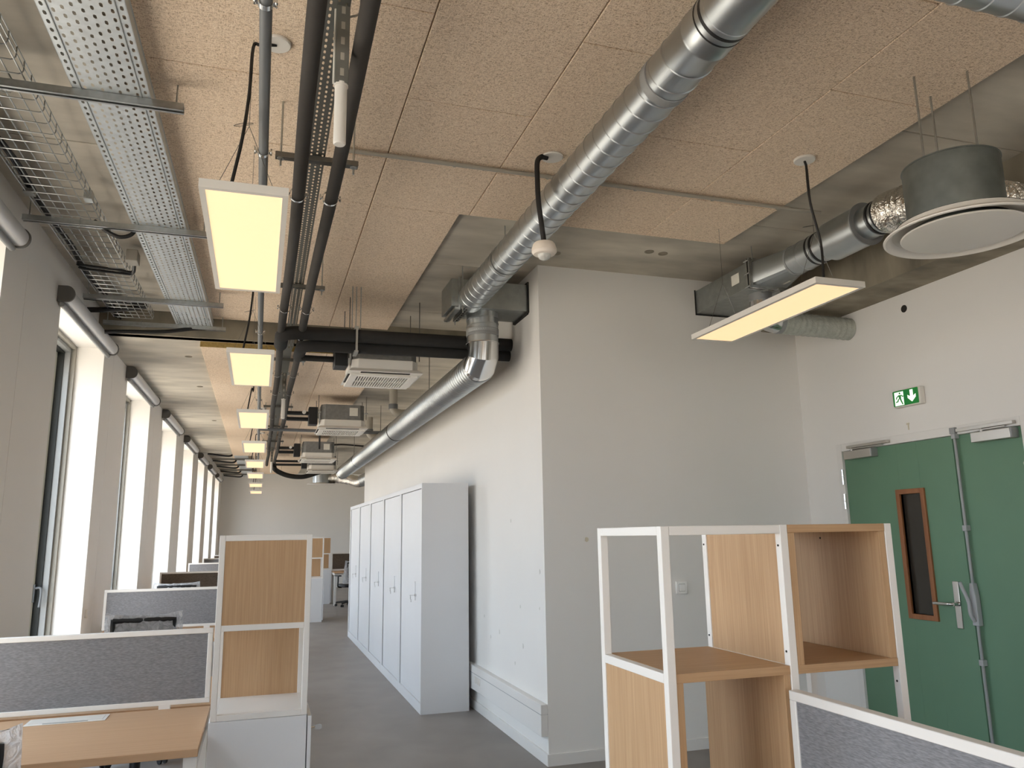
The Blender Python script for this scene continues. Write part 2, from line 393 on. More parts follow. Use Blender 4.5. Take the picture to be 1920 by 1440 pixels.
for i, (a, b) in enumerate(WIN):
    w = thing('window_%d' % (i+1), (xw(a)-DEP, a, 0), 'tall window in the deep white reveal, number %d along the wall' % (i+1), 'window')
    w['kind'] = 'structure'; del w['category']
    def rect(y0_, y1_, z0_, z1_, t_, d0_, d1_):
        m_ = MB(); fbox(m_, y0_, y0_+t_, d0_, d1_, z0_, z1_); fbox(m_, y1_-t_, y1_, d0_, d1_, z0_, z1_)
        fbox(m_, y0_+t_, y1_-t_, d0_, d1_, z1_-t_, z1_); fbox(m_, y0_+t_, y1_-t_, d0_, d1_, z0_, z0_+t_); return m_
    o_ = 0; D0 = -DEP-.09
    build(rect(a, b, 0, ZL, .03, D0, -DEP+.11), 'window_frame', FRAMEG, w)
    build(rect(a+.03, b-.03, .03, ZL-.03, .03, D0, -DEP+.075), 'inner_frame', GREYM, w)
    build(rect(a+.06, b-.06, .06, ZL-.06, .015, D0, -DEP+.03), 'gasket', GASK, w)
    p, q = a+.075, b-.075; zb, zt = .075, ZL-.075; t3 = .07
    sash = build(rect(p, q, zb, zt, t3, D0, -DEP-.02), 'sash', SASH, w)
    gl = MB(); fbox(gl, p+t3, q-t3, -DEP-.06, -DEP-.045, zb+t3, zt-t3)
    build(gl, 'pane', GLASS, sash)
    hx = xw(q)-DEP-.02; hy = q-.03
    h = MB().box(hx, hx+.012, hy-.014, hy+.014, 1.03, 1.17)
    h.tube(smooth_path([(hx+.01, hy, 1.14), (hx+.05, hy, 1.14), (hx+.06, hy-.01, 1.08), (hx+.055, hy-.015, .99)], 4), .009, 8)
    build(h, 'window_handle', GREYP, sash)
    # roller blind
    yb0, yb1 = (a-.12, b+.04)
    lab = ('%s of the seven grey roller blind cassettes above the windows' % ordn[i]) if i > 3 else ('roller blind cassette whose end shows at the left picture edge' if i == 3 else 'roller blind cassette over the %s window behind the camera' % ['rearmost', 'middle', 'closest'][i])
    if i == 4: lab = 'grey roller blind cassette with dark end cap, nearest complete one'
    bt = thing('roller_blind', (xw(a), a, 3.14), lab, 'blind', 'roller blinds on the window wall')
    m1 = MB(); n = 12
    prof = [(.012, 3.155)] + [(.06+.042*math.sin(k*math.pi/n), 3.205-.05*math.cos(k*math.pi/n)) for k in range(n+1)] + [(.012, 3.255)]
    k = len(prof)
    m1.add([(xw(yb0+.02)+d, yb0+.02, z) for d, z in prof] + [(xw(yb1-.02)+d, yb1-.02, z) for d, z in prof],
           [(j, (j+1) % k, (j+1) % k+k, j+k) for j in range(k)])
    build(m1, 'cassette', BLINDM, bt)
    for (ya, yb_) in ((yb0, yb0+.02), (yb1-.02, yb1)):
        e = MB(); prof2 = [(.002, 3.148)] + [(.06+.05*math.sin(j*math.pi/n), 3.205-.058*math.cos(j*math.pi/n)) for j in range(n+1)] + [(.002, 3.262)]
        k = len(prof2)
        e.add([(xw(ya)+d, ya, z) for d, z in prof2] + [(xw(yb_)+d, yb_, z) for d, z in prof2],
              [(j, (j+1) % k, (j+1) % k+k, j+k) for j in range(k)] + [tuple(reversed(range(k))), tuple(range(k, 2*k))])
        build(e, 'end_cap', BLINDG, bt)
    m2 = MB().tube([(xw(yb0+.03)+.028, yb0+.03, 3.135), (xw(yb1-.03)+.028, yb1-.03, 3.135)], .018, 12)
    build(m2, 'bottom_bar', GREYM, bt)
    if 3 < i < 9:
        c = MB(); fbox(c, b+.11, b+.135, .0, .02, .87, .94); build(c, 'cord_holder', PLASW, bt, bev=.004)

# other walls ----------------------------------------------------------------
wi = struct(box(XI, XI+.12, YF, YI, 0, 3.56), 'wall_inner', PAINT, 'white corridor wall behind the tall cabinets')
wf = struct(box(XI+.12, XR+.1, YF, YF+.14, 0, 3.56), 'wall_front', PAINT, 'shaded white wall facing the camera')
struct(box(XI+.12, 4.3, YI-.14, YI, 0, 3.56), 'wall_return', PAINT, 'white wall closing the far end of the inner block')
struct(box(4.15, 4.3, YI, YE, 0, 3.56), 'wall_right_far', PAINT, 'white wall beside the far desks')
struct(box(-2.0, 4.3, YE, YE+.15, 0, 3.56), 'wall_far', PAINT, 'white wall closing the far end of the corridor')
FILL_WIN = [(-.6, .6), (2.2, 3.4)]  # unseen openings added behind the camera to light the walls facing it
mb = MB(); e_ = [-2.0] + [v for w in FILL_WIN for v in w] + [4.3]
for k in range(0, len(e_), 2): mb.box(e_[k], e_[k+1], YB-.33, YB, 0, 3.56)
for a, b in FILL_WIN: mb.box(a, b, YB-.33, YB, ZL, 3.56).box(a, b, YB-.33, YB, 0, .10)
struct(mb, 'wall_back', PAINT, 'white wall behind the camera with two windows added for frontal light')
for i, (a, b) in enumerate(FILL_WIN):
    w = thing('window_%d' % (len(WIN)+1+i), (a, YB-.33, .1), 'tall unseen window behind the camera, added for frontal light', 'window'); w['kind'] = 'structure'; del w['category']
    build(MB().box(a, a+.07, YB-.36, YB-.28, .1, ZL).box(b-.07, b, YB-.36, YB-.28, .1, ZL).box(a+.07, b-.07, YB-.36, YB-.28, ZL-.07, ZL).box(a+.07, b-.07, YB-.36, YB-.28, .1, .17), 'window_frame', FRAMEG, w)
    build(box(a+.07, b-.07, YB-.33, YB-.315, .17, ZL-.07), 'pane', GLASS, w)
DY0, DY1, DS, DZ = 3.318, 4.782, 3.806, 2.085
mb = MB().box(XR, XR+.15, YB, DY0-.002, 0, 3.56).box(XR, XR+.15, DY1+.002, YF, 0, 3.56).box(XR, XR+.15, DY0-.002, DY1+.002, DZ+.002, 3.56)
wr = struct(mb, 'wall_right', PAINT, 'white wall around the green double doors')
build(MB().lathe((XR, 4.054, 2.992), [(.026, -.0005), (.026, -.0015), (0, -.0015)], 18, 'x'), 'pipe_hole', HOLE, wr)
fm = MB().box(XR-.006, XR+.1, DY1, DY1+.055, 0, DZ+.055).box(XR-.006, XR+.1, DY0-.055, DY0, 0, DZ+.055).box(XR-.006, XR+.1, DY0, DY1, DZ, DZ+.055)
struct(fm, 'trim_1', TRIMW, 'white frame around the green double doors', bev=.002)
t7 = MB().box(XR-.002, XR, 4.12, 4.145, 2.2, 2.212).box(XR-.002, XR, 4.125, 4.135, 2.165, 2.2)
build(t7, 'tape_residue', TAPE, wr)
# baseboards
def bboard(name, mb): return struct(mb, name, TRIMW, 'white baseboard', bev=.002)
bboard('baseboard_inner', box(XI-.014, XI, YF-.014, YI, 0, .075))
bboard('baseboard_front', box(XI, XR, YF-.014, YF, 0, .075))
bboard('baseboard_right', MB().box(XR-.014, XR, YB, DY0-.056, 0, .075).box(XR-.014, XR, DY1+.056, YF-.014, 0, .075))
bboard('baseboard_far', box(-1.1, 4.15, YE-.014, YE, 0, .075))
# filler patches on the inner wall and the wall facing the camera
for (y, z, s) in ((5.95, 1.62, .02), (5.3, 1.25, .022), (5.75, .98, .016), (6.75, .82, .014), (6.3, .74, .02), (6.55, .67, .02), (5.7, .70, .022), (5.32, 1.0, .012), (5.9, .55, .015)):
    n = 7; pts = [(s*(.6+.5*random.random())*math.cos(2*math.pi*k/n)*.7, s*(.6+.6*random.random())*math.sin(2*math.pi*k/n)) for k in range(n)]
    build(MB().prism(pts, lambda u, v, d: (XI-.0012+d, y+u, z+v), .001), 'filler_patch', FILLER, wi)
n = 8; pts = [(.022*(.6+.5*random.random())*math.cos(2*math.pi*k/n), .024*(.6+.5*random.random())*math.sin(2*math.pi*k/n)) for k in range(n)]
build(MB().prism(pts, lambda u, v, d: (2.23+u, YF-.0012+d, 1.47+v), .001), 'filler_patch', TAPE, wf)

# green double doors -----------------------------------------------------------
xf = XR+.012       # door face
d1 = thing('door_1', (xf, DS, 0), 'green door leaf with narrow wood framed window and lever', 'door'); d1['kind'] = 'structure'; del d1['category']
wy0, wy1, wz0, wz1 = 4.100, 4.276, .957, 1.740
mb = MB().box(xf, xf+.045, DS+.003, wy0, .005, DZ-.003).box(xf, xf+.045, wy1, DY1-.003, .005, DZ-.003).box(xf, xf+.045, wy0, wy1, .005, wz0).box(xf, xf+.045, wy0, wy1, wz1, DZ-.003)
build(mb, 'leaf', GREEN, d1, bev=.001)
vf = build(MB().box(xf-.014, xf+.02, wy0-.033, wy0, wz0-.033, wz1+.033), 'vision_frame_stile', WOODR, d1, bev=.002)
build(MB().box(xf-.014, xf+.02, wy1, wy1+.033, wz0-.033, wz1+.033), 'vision_frame_stile', WOODR, d1, bev=.002)
build(MB().box(xf-.014, xf+.02, wy0, wy1, wz0-.033, wz0), 'vision_frame_rail', WOODR, d1, bev=.002)
build(MB().box(xf-.014, xf+.02, wy0, wy1, wz1, wz1+.033), 'vision_frame_rail', WOODR, d1, bev=.002)
build(MB().box(xf+.018, xf+.026, wy0, wy1, wz0, wz1), 'pane', DARKGL, d1)
pl = build(MB().box(xf-.008, xf, 3.890, 3.934, .897, 1.182), 'handle_plate', ALU, d1, bev=.006)
mb = MB().cyl((xf, 3.905, 1.045), (xf-.05, 3.905, 1.045), .011).tube(smooth_path([(xf-.045, 3.905, 1.045), (xf-.06, 3.93, 1.045), (xf-.06, 4.02, 1.044), (xf-.058, 4.045, 1.043)], 5), .0095, 12)
mb.lathe((xf-.0085, 3.905, 1.045), [(0, -.002), (.018, -.002), (.018, .002), (0, .002)], 16, 'x')
build(mb, 'lever', CHROME, pl)
for z in (1.84, 1.66):
    mb = MB().cyl((XR-.012, DY1+.004, z), (XR-.012, DY1+.004, z+.055), .009, n=10).cyl((XR-.012, DY1+.004, z+.059), (XR-.012, DY1+.004, z+.11), .009, n=10)
    build(mb, 'hinge', CHROME, d1)
def closer(par, y0, y1, ya0, ya1):
    b = build(MB().box(xf-.055, xf, y0, y1, 2.018, 2.078), 'closer_body', ALU, par, bev=.003)
    build(MB().box(xf-.0555, xf-.0005, y0-.012, y0, 2.019, 2.077), 'closer_cap', GREYM, b)
    a = MB().box(XR-.034, XR-.008, ya0, ya1, 2.098, 2.117).cyl((xf-.03, y1-.06, 2.07), (xf-.03, y1-.06, 2.098), .009, n=10).beam((xf-.03, y1-.06, 2.09), (XR-.02, ya0+.06, 2.092), .018, .008)
    build(a, 'closer_arm', ALU, b, bev=.001)
closer(d1, 4.455, 4.725, 4.30, 4.70)
d2 = thing('door_2', (xf, DY0, 0), 'narrow green door leaf with vertical bolt rod', 'door'); d2['kind'] = 'structure'; del d2['category']
build(box(xf, xf+.045, DY0+.003, DS-.003, .005, DZ-.003), 'leaf', GREEN, d2, bev=.001)
closer(d2, 3.36, 3.625, 3.345, 3.735)
yr = 3.768
build(MB().cyl((xf-.022, yr, 1.17), (xf-.022, yr, 2.11), .009, n=10), 'bolt_rod', GREYM, d2)
build(MB().cyl((xf-.022, yr, .05), (xf-.022, yr, .96), .009, n=10), 'bolt_rod', GREYM, d2)
for z in (2.06, 1.49, .70, .12): build(MB().box(xf-.036, xf, yr-.015, yr+.015, z, z+.035), 'rod_guide', LEVER, d2, bev=.003)
build(MB().box(xf-.04, XR-.001, yr-.02, yr+.02, 2.09, 2.13), 'strike_keep', GREYM, d2, bev=.003)
build(MB().prism([(-.022, .93), (.022, .93), (.022, 1.10), (.012, 1.18), (-.012, 1.18), (-.022, 1.10)], lambda u, v, d: (xf-.038+d, yr+u, v), .036), 'bolt_case', LEVER, d2, bev=.004)
mb = MB().tube(smooth_path([(xf-.04, yr+.0, .955), (xf-.062, yr+.006, 1.0), (xf-.055, yr+.016, 1.07), (xf-.075, yr+.03, 1.15), (xf-.085, yr+.034, 1.185)], 5), [.011]*21, 10)
build(mb, 'bolt_lever', LEVER, d2)
for pts in ([(-.03, 1.80), (-.004, 1.79), (0, 1.86), (-.006, 1.90), (-.024, 1.87), (-.018, 1.84)], [(-.03, 1.735), (-.012, 1.73), (-.014, 1.745)]):
    build(MB().prism([(-u, v) for u, v in pts], lambda u, v, d: (xf-.0012+d, 3.322+u, v), .001), 'tape_residue', TAPE, d2)

# emergency exit sign ------------------------------------------------------------
ex = thing('exit_sign', (XR, 4.08, 2.32), 'green emergency exit sign with running figure and down arrow', 'exit sign')
sx = XR-.05
build(box(sx+.006, XR-.001, 3.962, 4.196, 2.318, 2.436), 'housing', PLASW, ex, bev=.006)
S = lambda u, v, d: (sx+.006-d, 4.190-u*.215, 2.326+v*.105)    # u right, v up, d towards viewer
face = build(MB().prism([(.02, 0), (.98, 0), (1, .05), (1, .95), (.98, 1), (.02, 1), (0, .95), (0, .05)], S, .003), 'sign_face', EXITG, ex)
S2 = lambda u, v, d: (sx+.003-d, 4.190-u*.215, 2.326+v*.105)
build(MB().prism([(.07, .04), (.43, .04), (.43, .92), (.07, .92)], S2, .0008), 'white_doorway', EXITW, face)
build(MB().prism([(.69, .92), (.81, .92), (.81, .50), (.91, .62), (.91, .42), (.75, .14), (.59, .42), (.59, .62), (.69, .50)], S2, .0008), 'down_arrow', EXITW, face)
S3 = lambda u, v, d: (sx+.0022-d, 4.190-u*.215, 2.326+v*.105)
man = MB()
man.prism([(.29+.032*math.cos(k*math.pi/6), .82+.065*math.sin(k*math.pi/6)) for k in range(12)], S3, .0006)
man.prism([(.24, .72), (.34, .70), (.33, .46), (.25, .44)], S3, .0006)
man.prism([(.24, .72), (.14, .60), (.12, .46), (.155, .46), (.18, .57), (.26, .64)], S3, .0006)
man.prism([(.33, .70), (.37, .58), (.43, .56), (.43, .63), (.39, .65), (.35, .72)], S3, .0006)
man.prism([(.25, .46), (.21, .28), (.11, .24), (.11, .31), (.17, .34), (.22, .50)], S3, .0006)
man.prism([(.27, .48), (.33, .47), (.36, .30), (.40, .08), (.36, .08), (.31, .28)], S3, .0006)
build(man, 'running_figure', EXITG, face)

# light switch, wall trunking ----------------------------------------------------
sw = thing('light_switch', (2.966, YF, 1.07), 'white square light switch seen through the right shelf', 'light switch')
build(box(2.921, 3.011, YF-.013, YF, 1.068, 1.158), 'plate', SWITCHW, sw, bev=.003)
build(box(2.943, 2.989, YF-.019, YF-.008, 1.089, 1.137), 'rocker', SWITCHW, sw, bev=.002)
build(box(2.9405, 2.9915, YF-.0134, YF-.008, 1.0865, 1.1395), 'rocker_gap', GREYM, sw)
tr = thing('wall_trunking', (XI, YF, .18), 'white box trunking low on the wall beside the cabinets', 'trunking')
build(MB().box(XI-.05, XI, YF+.002, 7.6, .184, .386), 'cover', TRIMW, tr, bev=.004)
build(MB().box(XI-.0515, XI, YF+.002, 7.6, .322, .325), 'lid_seam', GREYM, tr)
for k in range(3): build(MB().box(XI-.054, XI-.049, 6.72+.065*k, 6.775+.065*k, .25, .305), 'socket', PLASW, tr, bev=.003)

# tall cabinets ------------------------------------------------------------------
cyb = [7.0, 8.16, 9.33, 10.48, 11.63, 12.79]
names = ['nearest the camera', 'second from the camera', 'middle one of five', 'fourth from the camera', 'farthest of five']
for i in range(5):
    a, b = cyb[i]+.001, cyb[i+1]-.001
    c = thing('tall_cabinet', (1.62, (a+b)/2, 0), 'tall white office cabinet against the corridor wall, ' + names[i], 'cabinet', 'tall white cabinets in a row')
    x0, x1 = 1.40, 1.834; H = 1.985; t = .02
    mb = MB().box(x0, x1, a, a+t, 0, H).box(x0, x1, b-t, b, 0, H).box(x0, x1, a+t, b-t, H-.045, H).box(x0, x1, a+t, b-t, 0, .085).box(x1-.01, x1, a+t, b-t, .085, H-.045)
    mb.box(x0+.001, x0+.02, b-.075, b-t, .085, H-.045)
    build(mb, 'body', CABW, c, bev=.0015)
    mb = MB(); ya, yb_ = a+t+.003, b-.10; nseg = 1
    dr = build(box(x0+.010, x0+.026, ya, yb_, .09, H-.05), 'shutter_door', CABW, c, bev=.001)
    hy = ya+.30
    build(box(x0+.0035, x0+.011, hy, hy+.035, .93, 1.10), 'recessed_pull', CABW, dr, bev=.003)
    build(MB().cyl((x0+.012, hy-.04, .98), (x0-.006, hy-.04, .98), .011, n=14), 'lock', CHROME, dr)
    k = MB().cyl((x0-.004, hy-.04, .98), (x0-.05, hy-.04, .98), .003, n=8).prism([(-.012, -.03), (.012, -.03), (.012, 0), (-.012, 0)], lambda u, v, d: (x0-.045+d, hy-.04+u, .975+v), .003)
    k.prism([(-.008, -.055), (.008, -.055), (.009, -.028), (-.009, -.028)], lambda u, v, d: (x0-.04+d, hy-.04+u, .975+v), .003)
    build(k, 'key', CHROME, dr)

# desks and screens ---------------------------------------------------------------
def desk(x0, x1, y0, y1, label, z=.74, grommet=None, axis='x', group='oak topped desks'):
    d = thing('desk', ((x0+x1)/2, (y0+y1)/2, 0), label, 'desk', group)
    build(box(x0, x1, y0, y1, z-.028, z), 'desktop', WOODD, d, bev=.0015)
    L = .05
    for (lx, ly) in ((x0+.002, y0+.03), (x1-L-.002, y0+.03), (x0+.002, y1-L-.03), (x1-L-.002, y1-L-.03)):
        build(box(lx, lx+L, ly, ly+L, 0, z-.034), 'leg', WHITE, d, bev=.002)
    for lx in (x0+.002, x1-L-.002): build(box(lx, lx+L, y0+.03+L, y1-.03-L, z-.074, z-.034), 'side_rail', WHITE, d, bev=.002)
    build(box(x0+.06, x1-.06, (y0+y1)/2-.02, (y0+y1)/2+.02, z-.068, z-.028), 'under_beam', WHITE, d)
    if grommet:
        gx0, gx1, gy0, gy1 = grommet
        g = build(MB().box(gx0, gx1, gy0, gy1, z, z+.003), 'cable_flap', WHITE, d, bev=.001)
        build(MB().box(gx0+.014, gx1-.014, gy0+.02, gy1-.012, z+.003, z+.0045), 'flap_lid', PLASW, g)
        build(MB().box(gx0+.07, gx1-.07, gy0+.006, gy0+.018, z+.003, z+.0036), 'finger_slot', GREYM, g)
    return d
def screen(axis, c, a, b, z0, z1, fab, label, group='fabric desk screens', th=.03, fr=.022):
    # axis 'x': panel runs along x at y=c ; axis 'y': runs along y at x=c
    P = (lambda u0, u1, w0, w1, z_0, z_1: MB().box(u0, u1, c+w0, c+w1, z_0, z_1)) if axis == 'x' else (lambda u0, u1, w0, w1, z_0, z_1: MB().box(c+w0, c+w1, u0, u1, z_0, z_1))
    s = thing('desk_screen', ((a+b)/2, c, z0) if axis == 'x' else (c, (a+b)/2, z0), label, 'desk screen', group)
    h = th/2
    build(P(a, b, -h, h, z1-fr, z1), 'top_rail', WHITE, s, bev=.002)
    build(P(a, b, -h, h, z0, z0+fr), 'bottom_rail', WHITE, s, bev=.002)
    build(P(a, a+fr, -h, h, z0+fr, z1-fr), 'side_rail', WHITE, s, bev=.002)
    build(P(b-fr, b, -h, h, z0+fr, z1-fr), 'side_rail', WHITE, s, bev=.002)
    build(P(a+fr, b-fr, -h+.004, h-.004, z0+fr, z1-fr), 'fabric_panel', fab, s)
    for u in (a+.18, b-.22): build(P(u, u+.05, -h-.0015, h+.0015, z0-.028, z0+.006), 'bracket', WHITE, s)
    return s
XD0, XD1 = -1.30, -.178
PY = [4.158, 7.72, 11.5, 15.6, 19.3, 23.0]
words_ = ['nearest', 'second', 'third', 'fourth', 'fifth', 'farthest']
for i, py in enumerate(PY):
    x0 = XD0 + (.02 if i else 0) + .0145*(py-4.1)*.6; x1 = XD1 - (.02 if i else 0)
    if i == 0:
        desk(x0, x1, 3.335, py-.018, 'oak desk with white cable flap at the lower left', grommet=(-.915, -.600, 3.99, 4.115))
    else:
        desk(x0, x1, py-.835, py-.018, 'oak desk on the near side of the %s left hand screen' % words_[i])
    desk(x0, x1, py+.018, py+.835, 'oak desk on the far side of the %s left hand screen' % words_[i])
    screen('x', py, x0+.005, x1-.005, .755, 1.092, FABB if i in (2, 5) else FAB,
           ['grey fabric desk screen in front of the oak desk at lower left', 'grey fabric desk screen behind the nearest plastic wrapped chair',
            'brownish grey desk screen behind the second wrapped chair', 'small grey desk screen with white frame, fourth along the windows',
            'small grey desk screen with white frame, fifth along the windows', 'dark desk screen farthest along the windows'][i])
# desk under the right hand screen (below the picture) and the screen itself
desk(.56, 1.338, .42, 1.80, 'oak desk on the window side of the right screen', group='desks at the right screen')
desk(1.374, 2.15, .42, 1.80, 'oak desk on the door side of the right screen', group='desks at the right screen')
screen('y', 1.356, .42, 1.825, .755, 1.10, FAB, 'grey fabric desk screen at the lower right corner', th=.03, fr=.024)

# frame shelves -------------------------------------------------------------------
def shelf_tower(x0, y0, label, depth=.40, w=.385, zc=.775, zm=1.13, zt=1.526, cabd=.80, detail=True, name='shelf_unit'):
    s = thing(name, (x0+w/2, y0+depth/2, zc), label, 'shelf', 'white framed oak shelves')
    t = .024; x1 = x0+w; y1 = y0+depth
    for x in (x0, x1-t):
        for y in (y0, y1-t): build(box(x, x+t, y, y+t, zc, zt), 'post', WHITE, s, bev=.0015)
    for z in (zt-t, zm, zc):
        for y in (y0, y1-t): build(box(x0+t, x1-t, y, y+t, z, z+t), 'cross_rail', WHITE, s, bev=.0015)
        for x in (x0, x1-t): build(box(x, x+t, y0+t, y1-t, z, z+t), 'side_rail', WHITE, s, bev=.0015)
    build(box(x0+t, x1-t, y0+.004, y0+.02, zm+t, zt-t), 'upper_panel', WOODV, s)
    build(box(x0+t, x1-t, y1-.02, y1-.004, zc+t, zm), 'lower_panel', WOODV, s)
    build(box(x0+t, x1-t, y0+t, y1-t, zc+.004, zc+t), 'shelf_board', WHITE, s)
    return s
shelf_tower(-.153, 3.60, 'white framed shelf with two oak panels on the white cabinet at centre left')
def low_cabinet(x0, x1, y0, y1, H, label, keyed=True):
    c = thing('low_cabinet', ((x0+x1)/2, (y0+y1)/2, 0), label, 'cabinet', 'low white storage cabinets')
    build(box(x0, x1-.02, y0, y1, 0, H), 'body', CABW, c, bev=.0015)
    d = build(box(x1-.016, x1, y0+.002, y1-.002, .03, H-.004), 'door', CABW, c, bev=.0015)
    if keyed:
        ky = y0+.20; kz = H-.095
        k = MB().cyl((x1, ky, kz), (x1+.008, ky, kz), .011, n=14).cyl((x1+.008, ky, kz), (x1+.03, ky, kz), .003, n=8)
        k.prism([(.028, -.009), (.05, -.012), (.06, -.006), (.06, .006), (.05, .012), (.028, .009)], lambda u, v, d_: (x1+u, ky+d_, kz+v), .003)
        build(k, 'key', CHROME, d)
    return c
low_cabinet(-.158, .252, 3.60, 4.40, .774, 'white low cabinet with a key under the centre left shelf')
# right hand double shelf
R = thing('shelf_unit', (1.38, 2.05, .775), 'wide white framed shelf with oak boxes in front of the green doors', 'shelf', 'white framed oak shelves')
ya, yb = 1.85, 2.257; t = .024; zc, zm, zt = .775, 1.131, 1.526
for x in (1.004, 1.3725, 1.731):
    for y in (ya, yb-t): build(box(x, x+t, y, y+t, zc, zt), 'post', WHITE, R, bev=.0015)
    for z in (zt-t, zm, zc): build(box(x, x+t, ya+t, yb-t, z, z+t), 'side_rail', WHITE, R, bev=.0015)
for (a, b) in ((1.028, 1.3725), (1.3965, 1.731)):
    for y in (ya, yb-t):
        build(box(a, b, y, y+t, zc, zc+t), 'cross_rail', WHITE, R, bev=.0015)
build(box(1.028, 1.3725, ya+.001, ya+t, zt-t, zt), 'cross_rail', WHITE, R, bev=.0015)
build(box(1.377, 1.392, ya+t, yb-t, zm+t, zt-t), 'upper_panel', WOODV, R)
build(box(1.008, 1.020, ya+t, yb-t, zc+t, zm), 'side_panel', WOODV, R)
# lower oak box (bay one) and upper oak box (bay two)
build(box(1.029, 1.3715, ya+.002, yb-.002, zm+.001, zm+.024), 'box_top', WOODX, R, bev=.001)
build(box(1.029, 1.049, ya+.004, yb-.004, zc+t, zm+.001), 'box_side', WOODV, R, bev=.001)
build(box(1.3515, 1.3715, ya+.004, yb-.004, zc+t, zm+.001), 'box_side', WOODV, R, bev=.001)
build(box(1.3975, 1.730, ya, yb-.002, zt-.022, zt), 'box_top', WOODX, R, bev=.001)
build(box(1.3975, 1.730, ya, yb-.002, zm+.001, zm+.023), 'box_bottom', WOODX, R, bev=.001)
build(box(1.3975, 1.4195, ya+.002, yb-.004, zm+.023, zt-.022), 'box_side', WOODV, R, bev=.001)
build(box(1.708, 1.730, ya+.002, yb-.004, zm+.023, zt-.022), 'box_side', WOODV, R, bev=.001)
for (x, y, z) in ((1.3985, ya+.012, 1.47), (1.3715, ya+.012, 1.47), (1.3715, ya+.012, 1.19), (1.3715, yb-.012, 1.47), (1.3715, yb-.012, 1.19), (1.7305, ya+.012, 1.09), (1.707, 2.10, 1.485)):
    build(MB().cyl((x-.0012, y, z), (x+.0004, y, z), .003, n=8), 'screw_hole', HOLE, R)
low_cabinet(1.0, 1.76, 1.86, 2.26, .773, 'white low cabinet under the right hand shelf, below the picture', keyed=False)
# far shelves beyond the inner wall
for (x, y, lab) in ((.80, 15.12, 'white framed oak shelf seen just right of the centre shelf'), (1.28, 19.05, 'farthest white framed oak shelf beside the end of the cabinets')):
    shelf_tower(x, y, lab)
    low_cabinet(x-.005, x+.40, y, y+.75, .774, 'white low cabinet under the ' + lab.replace('white framed ', '').replace(' beside', ', beside'), keyed=False)
desk(1.70, 3.2, 18.5, 19.3, 'oak desk at the far right beyond the cabinets', group='far desks')
screen('x', 19.32, 1.70, 3.2, .755, 1.15, FABB, 'dark desk screen at the far right beyond the cabinets')

